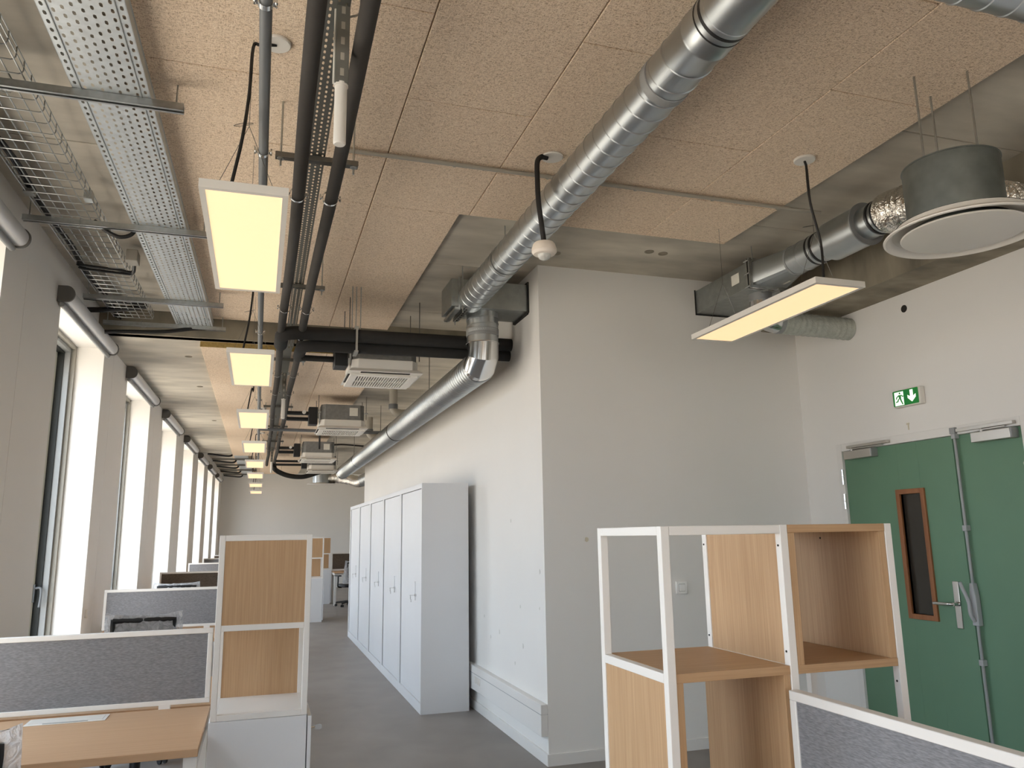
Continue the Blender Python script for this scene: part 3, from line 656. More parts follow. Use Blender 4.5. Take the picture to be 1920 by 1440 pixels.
# office chairs ----------------------------------------------------------------------
def office_chair(x, y, rz, label, seatmat=BLK, wrapped=True, backz=.98):
    c = thing('office_chair', (x, y, 0), label, 'chair', 'office chairs')
    for k in range(5):
        a = 2*math.pi*k/5+.3; ex_, ey_ = x+.30*math.cos(a), y+.30*math.sin(a)
        l = build(MB().beam((x, y, .115), (ex_, ey_, .085), .045, .035), 'base_leg', BLK, c, bev=.006)
        w = MB()
        for s in (-.014, .014):
            px, py = -math.sin(a)*s, math.cos(a)*s; qx, qy = -math.sin(a)*(s+.012*(1 if s > 0 else -1)), math.cos(a)*(s+.012*(1 if s > 0 else -1))
            w.cyl((ex_+px, ey_+py, .028), (ex_+qx, ey_+qy, .028), .027, n=14)
        w.cyl((ex_, ey_, .03), (ex_, ey_, .085), .008, n=8)
        build(w, 'caster', BLK, l)
    build(MB().tube([(x, y, .10), (x, y, .28), (x, y, .281), (x, y, .42)], [.03, .03, .018, .018], 14), 'gas_column', BLK, c)
    cr, sr = math.cos(rz), math.sin(rz)
    T = lambda u, v, z: (x+u*cr-v*sr, y+u*sr+v*cr, z)      # chair faces +v ; back at v<0
    seat = MB(); n = 24
    prof = []
    for k in range(n):
        a = 2*math.pi*k/n; ca, sa = math.cos(a), math.sin(a)
        prof.append((.24*math.copysign(abs(ca)**.45, ca), .23*math.copysign(abs(sa)**.45, sa)))
    lay = [(.92, .42), (1, .435), (1, .465), (.93, .487), (.5, .492)]
    vs = [T(u*f_, v*f_, z) for f_, z in lay for u, v in prof]
    fs = [(j*n+i, j*n+(i+1) % n, (j+1)*n+(i+1) % n, (j+1)*n+i) for j in range(len(lay)-1) for i in range(n)]
    fs += [tuple(reversed(range(n))), tuple((len(lay)-1)*n+i for i in range(n))]
    seat.add(vs, fs); build(seat, 'seat', seatmat, c)
    # curved back : frame loop and mesh
    def B(u, z): return T(u, -.235-.03*math.sin((z-.55)*3)+.35*u*u-.10*(z-.55), z)
    zb, zt, hw = .56, backz, .195
    loop = []
    for k in range(12): loop.append(B(-hw+2*hw*k/11*1.0, zt))
    for k in range(1, 10): loop.append(B(hw-.01*k/9, zt-(zt-zb)*k/9))
    for k in range(1, 12): loop.append(B((hw-.01)*(1-2*k/11), zb))
    for k in range(1, 9): loop.append(B(-hw+.01*(1-k/9), zb+(zt-zb)*k/9))
    loop.append(loop[0]); loop.append(loop[1])
    build(MB().tube(loop, .02, 8, False), 'back_frame', BLK, c)
    g = MB(); nu, nz = 12, 8
    for j in range(nz+1):
        for i in range(nu+1): g.v.append(B(-hw+2*hw*i/nu, zb+(zt-zb)*j/nz))
    for j in range(nz):
        for i in range(nu): q = j*(nu+1)+i; g.f.append((q, q+1, q+nu+2, q+nu+1))
    build(g, 'back_mesh', MESHB, c)
    build(MB().tube(smooth_path([T(0, -.02, .41), T(0, -.2, .40), T(0, -.285, .47), B(0, .62)], 5), .022, 8), 'back_bracket', BLK, c)
    for s in (-1, 1):
        build(MB().tube(smooth_path([T(s*.2, -.02, .42), T(s*.29, -.02, .44), T(s*.29, -.02, .55), T(s*.29, -.02, .66)], 4), .016, 8), 'arm_post', BLK, c)
        build(MB().beam(T(s*.29, -.13, .672), T(s*.29, .12, .672), .07, .025), 'armrest', BLK, c, bev=.008)
    if wrapped:
        rnd = random.Random(int((x+5)*100+y*10))
        f = MB(); nu, nz = 16, 9; zlo, zhi = .50, zt+.035
        for side in (1, -1):
            for j in range(nz+1):
                z = zlo+(zhi-zlo)*j/nz
                for i in range(nu+1):
                    u = -1+2*i/nu; hw2 = hw+.075-.02*(j/nz)
                    p = Vector(B(u*hw2*.99, z)); off = .055*(1-abs(u)**3)*(1-(j/nz)**4)*side + rnd.uniform(-.008, .008)
                    dv = Vector(T(0, off, 0))-Vector(T(0, 0, 0))
                    zz = .02*abs(u)**4 if j == nz else 0
                    p = p+dv; f.v.append((p.x+rnd.uniform(-.004, .004), p.y, p.z+zz+rnd.uniform(-.005, .005)))
        m_ = (nu+1)*(nz+1)
        for s in (0, 1):
            for j in range(nz):
                for i in range(nu): q = s*m_+j*(nu+1)+i; f.f.append((q, q+1, q+nu+2, q+nu+1))
        for i in range(nu): q = nz*(nu+1)+i; f.f.append((q, q+1, q+1+m_, q+m_))
        for j in range(nz):
            for i in (0, nu): q = j*(nu+1)+i; f.f.append((q, q+nu+1, q+nu+1+m_, q+m_))
        build(f, 'plastic_cover', FILM, c, ang=60)
    return c
office_chair(-.73, 6.45, 0, 'plastic wrapped office chair showing above the nearest grey screen', backz=.965)
office_chair(-.86, 10.25, 0, 'plastic wrapped office chair behind the second grey screen', backz=.985)
office_chair(-.90, 2.78, .25, 'plastic wrapped chair at the lower left corner of the picture', backz=.97)
office_chair(-.62, 5.28, math.pi, 'wrapped chair with dark blue seat under the nearest desk pair', seatmat=BLUE, backz=.90)
office_chair(2.02, 18.25, math.pi*.1, 'black office chair at the far right desk', wrapped=True, backz=.95)

# suspended light panels -------------------------------------------------------------
def light_panel(xc, y0, y1, z, label, ceilz, rosette=None, hook=None, cable_at=None, w=.306, minor=False, name='pendant_light'):
    x0, x1 = xc-w/2, xc+w/2; f = .021
    t = thing(name, (xc, (y0+y1)/2, z), label, 'light', 'suspended light panels')
    fr = MB().box(x0, x1, y0, y0+f, z, z+.032).box(x0, x1, y1-f, y1, z, z+.032).box(x0, x0+f, y0+f, y1-f, z, z+.032).box(x1-f, x1, y0+f, y1-f, z, z+.032).box(x0+f, x1-f, y0+f, y1-f, z+.026, z+.032)
    build(fr, 'frame', PLASW, t)
    build(box(x0+f, x1-f, y0+f, y1-f, z+.003, z+.008), 'diffuser', LAMPM, t)
    build(box(xc-.05, xc+.05, (y0+y1)/2-.2, (y0+y1)/2+.2, z+.032, z+.055), 'driver_box', PLASW, t)
    ca = cable_at or (xc-.04, y0+.05)
    rs = rosette or (xc, y0+.1)
    hk = hook or rs
    pts = [(rs[0], rs[1], ceilz-.012), (hk[0]+(rs[0]-hk[0])*.3, hk[1]+(rs[1]-hk[1])*.3, ceilz-.03), (hk[0], hk[1], ceilz-.05), (hk[0]-.005, hk[1]-.01, ceilz-.25),
           (ca[0]+.03, ca[1]+.03, z+.25), (ca[0], ca[1], z+.032)]
    build(MB().tube(smooth_path(pts, 5), .0065, 8), 'cable', CABLE, t)
    build(MB().lathe((rs[0], rs[1], ceilz-.001), [(0, -.012), (.052, -.012), (.055, -.009), (.055, 0), (0, 0)], 28), 'ceiling_rosette', PLASW, t)
    build(MB().tube([(ca[0], ca[1], z+.032), (ca[0]+.015, ca[1], z+.036)], .007, 8), 'cable_gland', CHROME, t)
    for yy in (y0+.16, y1-.16):
        build(MB().tube([(x0+.03, yy, z+.034), (xc, yy, z+.34), (xc, yy, ceilz)], .0012, 5), 'suspension_wire', DARKST, t)
        build(MB().tube([(x1-.03, yy, z+.034), (xc, yy, z+.34)], .0012, 5), 'suspension_wire', DARKST, t)
    if not minor:
        lp = []
        for k in range(14): a = 2*math.pi*k/13; lp.append((hk[0]-.02+.035*math.cos(a), hk[1]+.02*math.sin(a), z+.33+.012*math.sin(a+1)))
        build(MB().tube(lp, .0012, 5, False), 'wire_coil', DARKST, t)
    return t
ZLT = 2.73; xl = -.1
rowlab = ['large lit light panel nearest the camera in the window side row', 'second lit light panel in the row along the grey pipe', 'third lit light panel in the row along the grey pipe',
          'fourth lit light panel in the row along the grey pipe', 'fifth lit light panel in the row along the grey pipe', 'sixth lit light panel in the row along the grey pipe',
          'seventh lit light panel in the row along the grey pipe', 'farthest lit light panel in the row along the grey pipe']
LY = [2.755, 5.345, 7.955, 10.58, 13.15, 15.70, 18.55, 21.5]
for i, y in enumerate(LY):
    cz = HP if y < 6.5 or y > 17 else HLP
    light_panel(xl+.001*i, y, y+1.2, ZLT, rowlab[i], cz, rosette=(-.014, y+.15), hook=(-.10, y+.135), cable_at=(-.15, y+.06), minor=i > 3)
light_panel(2.765, 3.075, 4.27, ZLT, 'lit light panel hanging alone in front of the right wall', HP, rosette=(2.668, 3.141), hook=(2.675, 3.14), cable_at=(2.70, 3.12))

# presence sensor ---------------------------------------------------------------------
s = thing('presence_sensor', (1.32, 3.50, 2.88), 'white round presence sensor hanging on black hose below the spiral duct', 'sensor')
hd = build(MB().lathe((1.32, 3.50, 2.90), [(0, .062), (.05, .062), (.056, .055), (.064, .03), (.064, .014), (.054, .002), (.036, 0), (0, 0)], 32), 'housing', SENSW, s)
build(MB().lathe((1.32, 3.50, 2.90), [(.034, .001), (.033, -.008), (.026, -.020), (.014, -.027), (0, -.029)], 28), 'lens', LENS, hd)
build(MB().tube(smooth_path([(1.345, 3.49, 3.43), (1.31, 3.48, 3.425), (1.285, 3.475, 3.39), (1.285, 3.48, 3.30), (1.29, 3.485, 3.18), (1.31, 3.495, 3.04), (1.322, 3.50, 2.96)], 6), .0135, 12), 'cable_hose', CABLE, s)
build(MB().lathe((1.372, 3.487, HP-.001), [(0, -.008), (.055, -.008), (.058, -.005), (.058, 0), (0, 0)], 28), 'ceiling_rosette', PLASW, s)

# pipes along the corridor --------------------------------------------------------------
def clamp(mb, x, y, z, r, w=.022, ears=True):
    mb.lathe((x, y, z), [(r+.0005, -w/2), (r+.004, -w/2), (r+.004, w/2), (r+.0005, w/2)], 24, 'y', closed=True)
    if ears:
        for sx_ in (-1, 1): mb.box(x+sx_*(r+.008)-.008, x+sx_*(r+.008)+.008, y-w/2, y+w/2, z-.004, z+.004); mb.cyl((x+sx_*(r+.012), y, z-.012), (x+sx_*(r+.012), y, z+.016), .004, n=8)
    return mb
gp = thing('grey_pipe', (-.047, 2, 3.1), 'straight grey plastic pipe running above the light panels', 'pipe')
build(MB().cyl((-.045, .4, 3.10), (-.058, 16.5, 3.10), .0195, n=20), 'tube', GREYP, gp)
for y in (.95, 2.2, 3.17, 4.92, 6.2, 7.75, 9.4, 11.0):
    x = -.046-.0008*y
    build(clamp(MB(), x, y, 3.10, .0195), 'pipe_clamp', CHROME, gp)
    build(MB().cyl((x, y, 3.122), (x, y, HP if y < 7.2 else HLP), .003, n=6), 'clamp_rod', DARKST, gp)
P1X, P2X, PZ, PR = .104, .251, 3.06, .029
for (px, lab) in ((P1X, 'left one of the two dark insulated pipes along the ceiling'), (P2X, 'right one of the two dark insulated pipes along the ceiling')):
    p = thing('insulated_pipe', (px, 2, PZ), lab, 'pipe', 'dark insulated pipes')
    ys = [.3]; 
    while ys[-1] < 17.0: ys.append(ys[-1]+.45)
    pts = [(px+.006*math.sin(y*1.7+px*9)+.0012*(y-2), y, PZ+.004*math.sin(y*2.3+px*20)) for y in ys]
    build(MB().tube(smooth_path(pts, 3), PR, 18), 'insulation', FOAM, p)
    for y in (1.5, 3.47, 5.34, 6.1, 7.6, 8.6, 10.4, 12.3, 14.2):
        zc_ = PZ
        build(clamp(MB(), px+.0012*(y-2), y, zc_, PR+.004, .014), 'pipe_clamp', CHROME, p)
# strut hangers carrying pipes and tray
for i, y in enumerate((1.37, 3.34, 5.21, 7.50, 10.3, 12.2, 14.1)):
    h = thing('pipe_hanger', (.18, y, 3.18), ['pipe hanger channel above the camera', 'nearest pipe hanger channel under two threaded rods', 'second pipe hanger channel above the dark pipes', 'third pipe hanger channel above the dark pipes',
              'fourth pipe hanger channel above the dark pipes', 'fifth pipe hanger channel above the dark pipes', 'farthest pipe hanger channel above the dark pipes'][i], 'hanger', 'pipe hangers')
    build(MB().box(.0, .362, y-.018, y+.018, 3.165, 3.19), 'channel', DARKST, h, bev=.002)
    cz = HP if y < 7.2 else HLP
    for x in (.024, .342):
        build(MB().cyl((x, y, 3.13), (x, y, cz), .0045, n=8), 'threaded_rod', STEEL, h)
        build(MB().lathe((x, y, 3.165), [(0, -.004), (.016, -.004), (.016, 0), (0, 0)], 14), 'washer', STEEL, h)
tb = thing('cable_trough', (.18, 3, 3.2), 'slotted grey cable trough between the two dark pipes', 'cable tray')
build(MB().slotted(.14, .214, 1.0, 7.1, 3.197, 3, .034, .020, .008, True, lambda x, y: x+.004*(y-3)), 'slotted_base', STRUTM, tb)
sd = MB()
for x in (.14, .214): sd.add([(x+.004*(1.0-3), 1.0, 3.197), (x+.004*(16-3)*.3, 16.0, 3.197), (x+.004*(16-3)*.3, 16.0, 3.225), (x-.008, 1.0, 3.225)], [(0, 1, 2, 3)])
sd.box(.15, .224, 7.1, 16.0, 3.197, 3.199)
build(sd, 'trough_side', STRUTM, tb)
for i, (x, y) in enumerate(((.19, 2.3), (.192, 8.25), (.19, 15.3))):
    a = thing('antenna_post', (x, y, 2.72), ['white tube at the end of a slotted strut near the camera', 'second hanging strut with white tube between the dark pipes', 'farthest hanging strut with white tube between the dark pipes'][i], 'antenna', 'hanging struts')
    cz = HP if y < 7 else HLP
    st = MB().box(x-.019, x+.019, y-.021, y-.018, 2.925, cz).box(x-.021, x-.018, y-.018, y+.021, 2.925, cz).box(x+.018, x+.021, y-.018, y+.021, 2.925, cz)
    sp = build(st, 'strut', STRUTM, a)
    z = 2.96
    while z < cz-.03: build(MB().box(x-.006, x+.006, y-.0216, y-.0208, z-.013, z+.013), 'strut_slot', PVCLT, sp); z += .055
    build(MB().lathe((x, y, 2.72), [(0, 0), (.0165, 0), (.0195, .004), (.0195, .205), (0, .205)], 24), 'white_tube', PLASW, a)
    build(MB().lathe((x, y, 2.925), [(.020, -.006), (.0225, -.006), (.0225, .004), (.020, .004)], 20, closed=True), 'tube_clip', PLASW, a)
    if i == 0:
        build(MB().cyl((x-.023, y+.005, 2.93), (x-.023, y+.005, 3.36), .004, n=8), 'white_lead', PLASW, a)
        build(MB().tube(smooth_path([(x+.018, y, 3.30), (x+.05, y, 3.28), (x+.055, y, 3.20), (x+.02, y+.01, 3.18)], 5), .004, 6), 'grey_lead', PVCLT, a)
# black cross pipes
for i, (x0, z, yy, lab) in enumerate(((P1X, 3.035, 5.90, 'upper black insulated pipe crossing to the white wall'), (P2X, 2.955, 5.95, 'lower black insulated pipe crossing to the white wall'))):
    b = thing('cross_pipe', (1, yy, z), lab, 'pipe', 'black cross pipes')
    r = .052 if i == 0 else .045
    path = arc((x0+.005, yy, z), (x0+.005, yy+.16, z), (x0+.17, yy, z), 8) + [Vector((x0+.5, yy, z)), Vector((XI+.02, yy-.02, z))]
    path = [Vector((x0+.005, yy+.5, z+.02))] + path
    build(MB().tube(path, r, 18), 'insulation', BLKF, b)
    if i == 0: 
        hz = MB().box(.648, .664, yy-.064, yy-.054, 2.90, 3.10).box(.640, .670, yy-.062, yy+.09, 3.075, 3.10).box(.640, .670, yy-.062, yy+.09, 2.895, 2.91).box(.642, .668, yy+.075, yy+.09, 2.90, 3.10)
        build(hz, 'support_bracket', STEEL, b)
        for x in (.625, .655, .69): build(MB().cyl((x, yy+.02, 3.10), (x, yy+.02, HP), .004, n=6), 'threaded_rod', STEEL, b)

# perforated cable tray, wire basket and support rails --------------------------------------
ct = thing('cable_tray', (-.66, 4, 3.35), 'wide perforated galvanised cable tray on the window side', 'cable tray')
fx = lambda d, y: xw(y)+d
build(MB().slotted(.625, .922, .6, 7.12, 3.350, 9, .05, .026, .0115, True, fx), 'perforated_base', GALVT, ct)
for d in (.625, .922):
    w = MB(); s_ = -1 if d < .7 else 1
    fbox(w, .6, 7.12, d-.001, d+.001, 3.350, 3.40); fbox(w, .6, 7.12, d-.004 if s_ < 0 else d-.002, d+.002 if s_ < 0 else d+.004, 3.398, 3.402)
    build(w, 'tray_side', GALVT, ct)
    g = MB(); fbox(g, .6, 7.12, d-s_*.034-.0015, d-s_*.034+.0015, 3.346, 3.3505); build(g, 'stiffening_bead', GALVB, ct)
wb = thing('wire_basket_tray', (-1.1, 4, 3.36), 'galvanised wire mesh cable basket beside the window wall', 'cable tray')
for k in range(7):
    d = .150+.05*k; m1 = MB().tube([(fx(d, .6), .6, 3.36), (fx(d, 7.0), 7.0, 3.36)], .0032, 6); build(m1, 'long_wire', STEEL, wb)
for d in (.148, .456):
    for z in (3.385, 3.415): m1 = MB().tube([(fx(d, .6), .6, z), (fx(d, 7.0), 7.0, z)], .0028, 6); build(m1, 'long_wire', STEEL, wb)
y = .68; first = None
while y < 7.0:
    pts = [(.148, 3.415), (.148, 3.372), (.155, 3.362), (.165, 3.356), (.44, 3.356), (.450, 3.360), (.456, 3.372), (.456, 3.418)]
    b = Vector((xw(y), y, 0))
    if first is None:
        mm = MB().tube([(d+xw(y), y, z) for d, z in pts], .003, 6)
        first = build(mm, 'cross_wire', STEEL, wb); y0w = y
    else:
        o = first.copy(); COL.objects.link(o); o.parent = wb; o.location = (xw(y)-xw(y0w), y-y0w, 0)
    y += .1
# splice clips of the basket
for y in (4.51,):
    build(MB().box(fx(.43, y), fx(.47, y), y-.03, y+.03, 3.35, 3.40), 'splice_clip', STEEL, wb); build(MB().box(fx(.14, y), fx(.19, y), y-.03, y+.03, 3.352, 3.375), 'splice_clip', STEEL, wb)
for i, y in enumerate((1.83, 3.335, 4.82, 6.35, 7.10)):
    r = thing('support_rail', (-.87, y, 3.33), ['support rail above the camera', 'nearest steel rail carrying the cable tray', 'second steel rail carrying the cable tray', 'third steel rail carrying the cable tray', 'last steel rail against the beam'][i], 'rail', 'tray support rails')
    x0, x1 = xw(y)+.055, xw(y)+1.05-(.0 if i < 4 else .02)
    build(MB().box(x0, x1, y-.02, y+.02, 3.345, 3.349).box(x0, x1, y-.02, y-.017, 3.318, 3.345).box(x0, x1, y+.017, y+.02, 3.318, 3.345).box(x0, x1, y-.02, y-.008, 3.316, 3.319).box(x0, x1, y+.008, y+.02, 3.316, 3.319), 'channel', STEEL, r)
    for x in (x0+.03, x1-.03): build(MB().cyl((x, y, 3.335), (x, y, HP if x > -.65 else HC), .004, n=8), 'threaded_rod', STEEL, r)
    hk = MB().tube(smooth_path([(x0+.30, y+.022, 3.37), (x0+.295, y-.022, 3.35), (x0+.295, y-.024, 3.31), (x0+.31, y+.024, 3.312), (x0+.33, y+.06, 3.33)], 4), .002, 5)
    build(hk, 'wire_hook', STEEL, r)
ft = thing('cable_tray', (-.65, 21, 3.35), 'distant cable tray in the farthest ceiling bay', 'cable tray')
w = MB(); fbox(w, 17.4, 24.8, .625, .922, 3.350, 3.354); fbox(w, 17.4, 24.8, .625, .628, 3.354, 3.40); fbox(w, 17.4, 24.8, .919, .922, 3.354, 3.40); build(w, 'tray_base', GALVT, ft)
for k, y in enumerate((17.6, 19.1, 20.6, 22.1, 23.6)):
    build(MB().box(xw(y)+.13, xw(y)+1.05, y-.02, y+.02, 3.31, 3.348), 'support_channel', DARKST, ft)
    build(MB().tube(smooth_path([(xw(y)+.14, y+.05, 3.30), (xw(y)+.5, y+.05, 3.26), (xw(y)+.62, y+.05, 3.27), (xw(y)+.66, y+.05, 3.33)], 4), .02, 8), 'black_cable', CABLE, ft)
jb = thing('junction_box', (-.86, 5.58, 3.36), 'grey junction box with black cables on the wire basket', 'junction box')
build(box(-.925, -.855, 5.50, 5.62, 3.362, 3.44), 'housing', PVCLT, jb, bev=.004)
for k in range(2):
    build(MB().tube(smooth_path([(-.89, 5.63+.02*k, 3.38), (-.92, 5.75+.03*k, 3.36), (-1.0, 5.70+.07*k, 3.352), (-1.22, 5.66+.07*k, 3.352), (-1.25, 5.7+.05*k, 3.38)], 5), .010, 8), 'cable', CABLE, jb)
for k, (d, lab) in enumerate(((.16, 'black cable bundle lying along the edge of the wire basket'),)):
    p = [(fx(d, y)+.012*math.sin(y*5), y, 3.385+.008*math.sin(y*3.1)) for y in [2.0+.3*j for j in range(18)]]
    cb = thing('cable_bundle', (fx(d, 2), 2, 3.385), lab, 'cable')
    for q in range(3): build(MB().tube(smooth_path([(a+.012*q, b+.03*q, c+.006*(q % 2)) for a, b, c in p], 3), .0075, 8), 'cable', CABLE, cb)
tag(build(MB().tube(smooth_path([(-1.375, 6.95, 3.20), (-1.2, 6.97, 3.225), (-.85, 7.06, 3.27), (-.6, 7.1, 3.325), (-.42, 7.13, 3.335)], 6), .017, 10), 'black_conduit', CABLE, None, (-1.3, 6.95, 3.2)), 'black conduit sagging across the face of the beam', 'conduit')
fb = thing('flat_cable_loom', (-1.25, 6.65, 3.3), 'flat black cable loom entering the window wall', 'cable')
for k in range(2): build(MB().tube(smooth_path([(xw(6.6)+.002, 6.60+.16*k, 3.40-.06*k), (-1.25, 6.62+.14*k, 3.40-.05*k), (-1.1, 6.66+.1*k, 3.40-.03*k), (-.95, 6.72+.05*k, 3.40)], 5), .022, 10), 'cable', CABLE, fb)
tag(build(MB().tube(smooth_path([(-1.0, 4.86, 3.37), (-.93, 4.85, 3.31), (-.86, 4.86, 3.285), (-.80, 4.87, 3.31), (-.77, 4.88, 3.38)], 6), .012, 10), 'hanging_cable', CABLE, None, (-.9, 4.86, 3.3)), 'black cable loop sagging between basket and tray', 'cable')
cd = thing('ceiling_conduit', (1.8, 3.68, 3.42), 'light grey conduit running across the wood wool panels', 'conduit')
build(MB().tube([(.30, 3.684, 3.424), (3.205, 3.677, 3.424)], .0115, 12), 'tube', PVCLT, cd)
for x in (.9, 1.42, 1.95, 2.45, 2.9): build(MB().lathe((x, 3.683, 3.424), [(.012, -.006), (.0145, -.006), (.0145, .006), (.012, .006)], 16, 'x', closed=True), 'saddle_clip', PVCLT, cd)

# ventilation ducts -------------------------------------------------------------------------
DX, DZc = 1.447, 3.253
d = thing('spiral_duct', (DX, 1.2, DZc), 'long galvanised spiral duct running diagonally across the picture', 'duct')
build(MB().spiral((DX, 2.22, DZc), (DX, 5.44, DZc), .1, .105, 44), 'spiral_tube', GALV, d)
build(MB().cyl((DX, 5.30, DZc), (DX, 5.44, DZc), .0995, n=44), 'end_sleeve', GALV, d)
build(MB().lathe((DX, 2.0, DZc), [(.0985, -.9), (.1, -.9), (.1, .0), (.1025, .002), (.1025, .022), (.0985, .022)], 44, 'y'), 'fitting', GALV, d)
build(MB().lathe((DX, 2.028, DZc), [(.099, -.007), (.1032, -.007), (.1032, .007), (.099, .007)], 44, 'y', closed=True), 'rubber_gasket', BLK, d)
build(MB().lathe((DX, 2.063, DZc), [(.099, -.003), (.1026, -.003), (.1026, .003), (.099, .003)], 44, 'y', closed=True), 'rubber_gasket', BLK, d)
build(MB().lathe((DX, 2.05, DZc), [(.0985, -.02), (.1012, -.018), (.1012, .09), (.1025, .092), (.1025, .10), (.0998, .104), (.0998, .40), (.0985, .40)], 44, 'y'), 'coupling', GALV, d)
build(MB().lathe((DX, 2.44, DZc), [(.1008, -.022), (.1040, -.020), (.1040, .020), (.1008, .022)], 44, 'y', closed=True), 'tape_band', GREYM, d)
hb = MB().lathe((DX, 4.55, DZc), [(.1045, -.008), (.1060, -.008), (.1060, .008), (.1045, .008)], 44, 'y', closed=True)
for x in (DX,): hb.cyl((x, 4.55, DZc+.105), (x, 4.55, HC), .004, n=6)
build(hb, 'hanger_band', STEEL, d)
d = thing('branch_duct', (2.4, 1.75, 3.25), 'galvanised spiral duct crossing the top right corner', 'duct')
build(MB().spiral((1.56, 1.62, 3.253), (3.8, 1.62, 3.253), .1, .105, 40), 'spiral_tube', GALV, d)
build(MB().cyl((1.46, 1.62, 3.253), (1.60, 1.62, 3.253), .102, n=40), 'saddle_collar', GALV, d)
# plenum duct through the inner wall
d = thing('wall_plenum', (1.6, 5.6, 3.2), 'rectangular galvanised plenum entering the white wall', 'duct')
build(box(1.30, XI+.06, 5.43, 5.76, 3.195, 3.408), 'casing', GALVB, d, bev=.002)
build(MB().box(1.372, 1.388, 5.416, 5.43, 3.17, 3.42).box(1.352, 1.366, 5.42, 5.43, 3.17, 3.42), 'flange_bar', STEEL, d)
build(MB().box(1.32, 1.36, 5.40, 5.77, 3.160, 3.180).box(1.385, 1.425, 5.36, 5.74, 3.158, 3.162).box(1.385, 1.388, 5.36, 5.74, 3.158, 3.185).box(1.422, 1.425, 5.36, 5.74, 3.158, 3.185), 'support_channel', STEEL, d)
for k in range(7): build(MB().box(1.398, 1.412, 5.38+.05*k, 5.405+.05*k, 3.1570, 3.1578), 'channel_slot', HOLE, d)
for (x, y) in ((1.372, 5.375), (1.40, 5.73)): build(MB().cyl((x, y, 3.13), (x, y, HC), .004, n=8), 'threaded_rod', STEEL, d)
fo = MB().box(XI-.012, XI+.002, 5.41, 5.43, 3.18, 3.425).box(XI-.012, XI+.002, 5.76, 5.785, 3.18, 3.425).box(XI-.012, XI+.002, 5.43, 5.76, 3.172, 3.195).box(XI-.012, XI+.002, 5.43, 5.76, 3.408, 3.425)
build(fo, 'foam_seal', BLKF, d)
# drop, elbow and lower spiral duct
LX, LZ, LR = 1.585, 2.80, .122
d = thing('lower_duct', (LX, 5.6, 2.8), 'spiral duct dropping from the plenum and following the white wall', 'duct')
yy = 5.595
build(MB().spiral((LX, yy, 3.20), (LX, yy, 3.03), LR, .05, 44, .004, .010), 'drop_tube', GALV, d)
build(MB().cyl((LX, yy, 3.195), (LX, yy, 2.94), LR-.001, n=44), 'drop_core', GALV, d)
build(MB().lathe((LX, yy, 3.04), [(LR, -.03), (LR+.004, -.028), (LR+.004, -.008), (LR+.002, -.004), (LR+.004, 0), (LR+.004, .026), (LR, .028)], 44), 'tape_band', GREYM, d)
build(MB().tube([(LX, yy, 2.96), (LX, yy, 2.865), (LX, yy+.085, 2.803), (LX, yy+.15, LZ)], LR+.003, 44, False), 'elbow', CHROME, d, ang=18)
build(MB().lathe((LX, yy, 2.955), [(LR+.003, -.004), (LR+.007, -.002), (LR+.007, .003), (LR+.003, .004)], 44, closed=True), 'seam_ring', CHROME, d)
build(MB().spiral((LX, yy+.08, LZ), (LX, 16.2, LZ), LR, .062, 32, .004, .014), 'spiral_tube', GALV, d)
for y in (yy+.14, 9.55, 13.35, 16.0):
    build(MB().lathe((LX, y, LZ), [(LR, -.012), (LR+.0055, -.010), (LR+.0055, .010), (LR, .012)], 36, 'y', closed=True), 'joint_ring', BLK if y > 7 else GALV, d)
for y in (7.3, 10.5, 13.6): build(MB().cyl((LX-.06, y, LZ+.1), (LX-.06, y, HLOW), .004, n=6), 'threaded_rod', DARKST, d)
# right hand ductwork
d = thing('silencer_duct', (3.39, 4.3, 3.3), 'rectangular duct with round silencer below the concrete beam', 'duct')
rx0, rx1, rz0, rz1 = 3.236, 3.545, 3.208, 3.392
build(box(rx0, rx1, 4.49, YF+.05, rz0, rz1), 'rectangular_casing', GALVB, d, bev=.002)
build(MB().box(rx0-.018, rx1+.018, 4.475, 4.49, rz0-.018, rz0+.004).box(rx0-.018, rx1+.018, 4.475, 4.49, rz1-.004, rz1+.018).box(rx0-.018, rx0+.004, 4.475, 4.49, rz0, rz1).box(rx1-.004, rx1+.018, 4.475, 4.49, rz0, rz1)
      .box(rx0-.018, rx1+.018, 4.445, 4.46, rz0-.018, rz0+.004).box(rx0-.018, rx1+.018, 4.445, 4.46, rz1-.004, rz1+.018).box(rx0-.018, rx0+.004, 4.445, 4.46, rz0, rz1).box(rx1-.004, rx1+.018, 4.445, 4.46, rz0, rz1), 'flange', STEEL, d)
for z in (rz0-.005, rz0+.09, rz1-.0): build(MB().cyl((rx0-.022, 4.44, z), (rx0-.022, 4.50, z), .006, n=8), 'flange_bolt', STEEL, d)
for x in (rx0+.10, rx0+.2): build(MB().box(x, x+.03, 4.43, 4.50, rz0-.024, rz0-.014), 'flange_clip', STEEL, d)
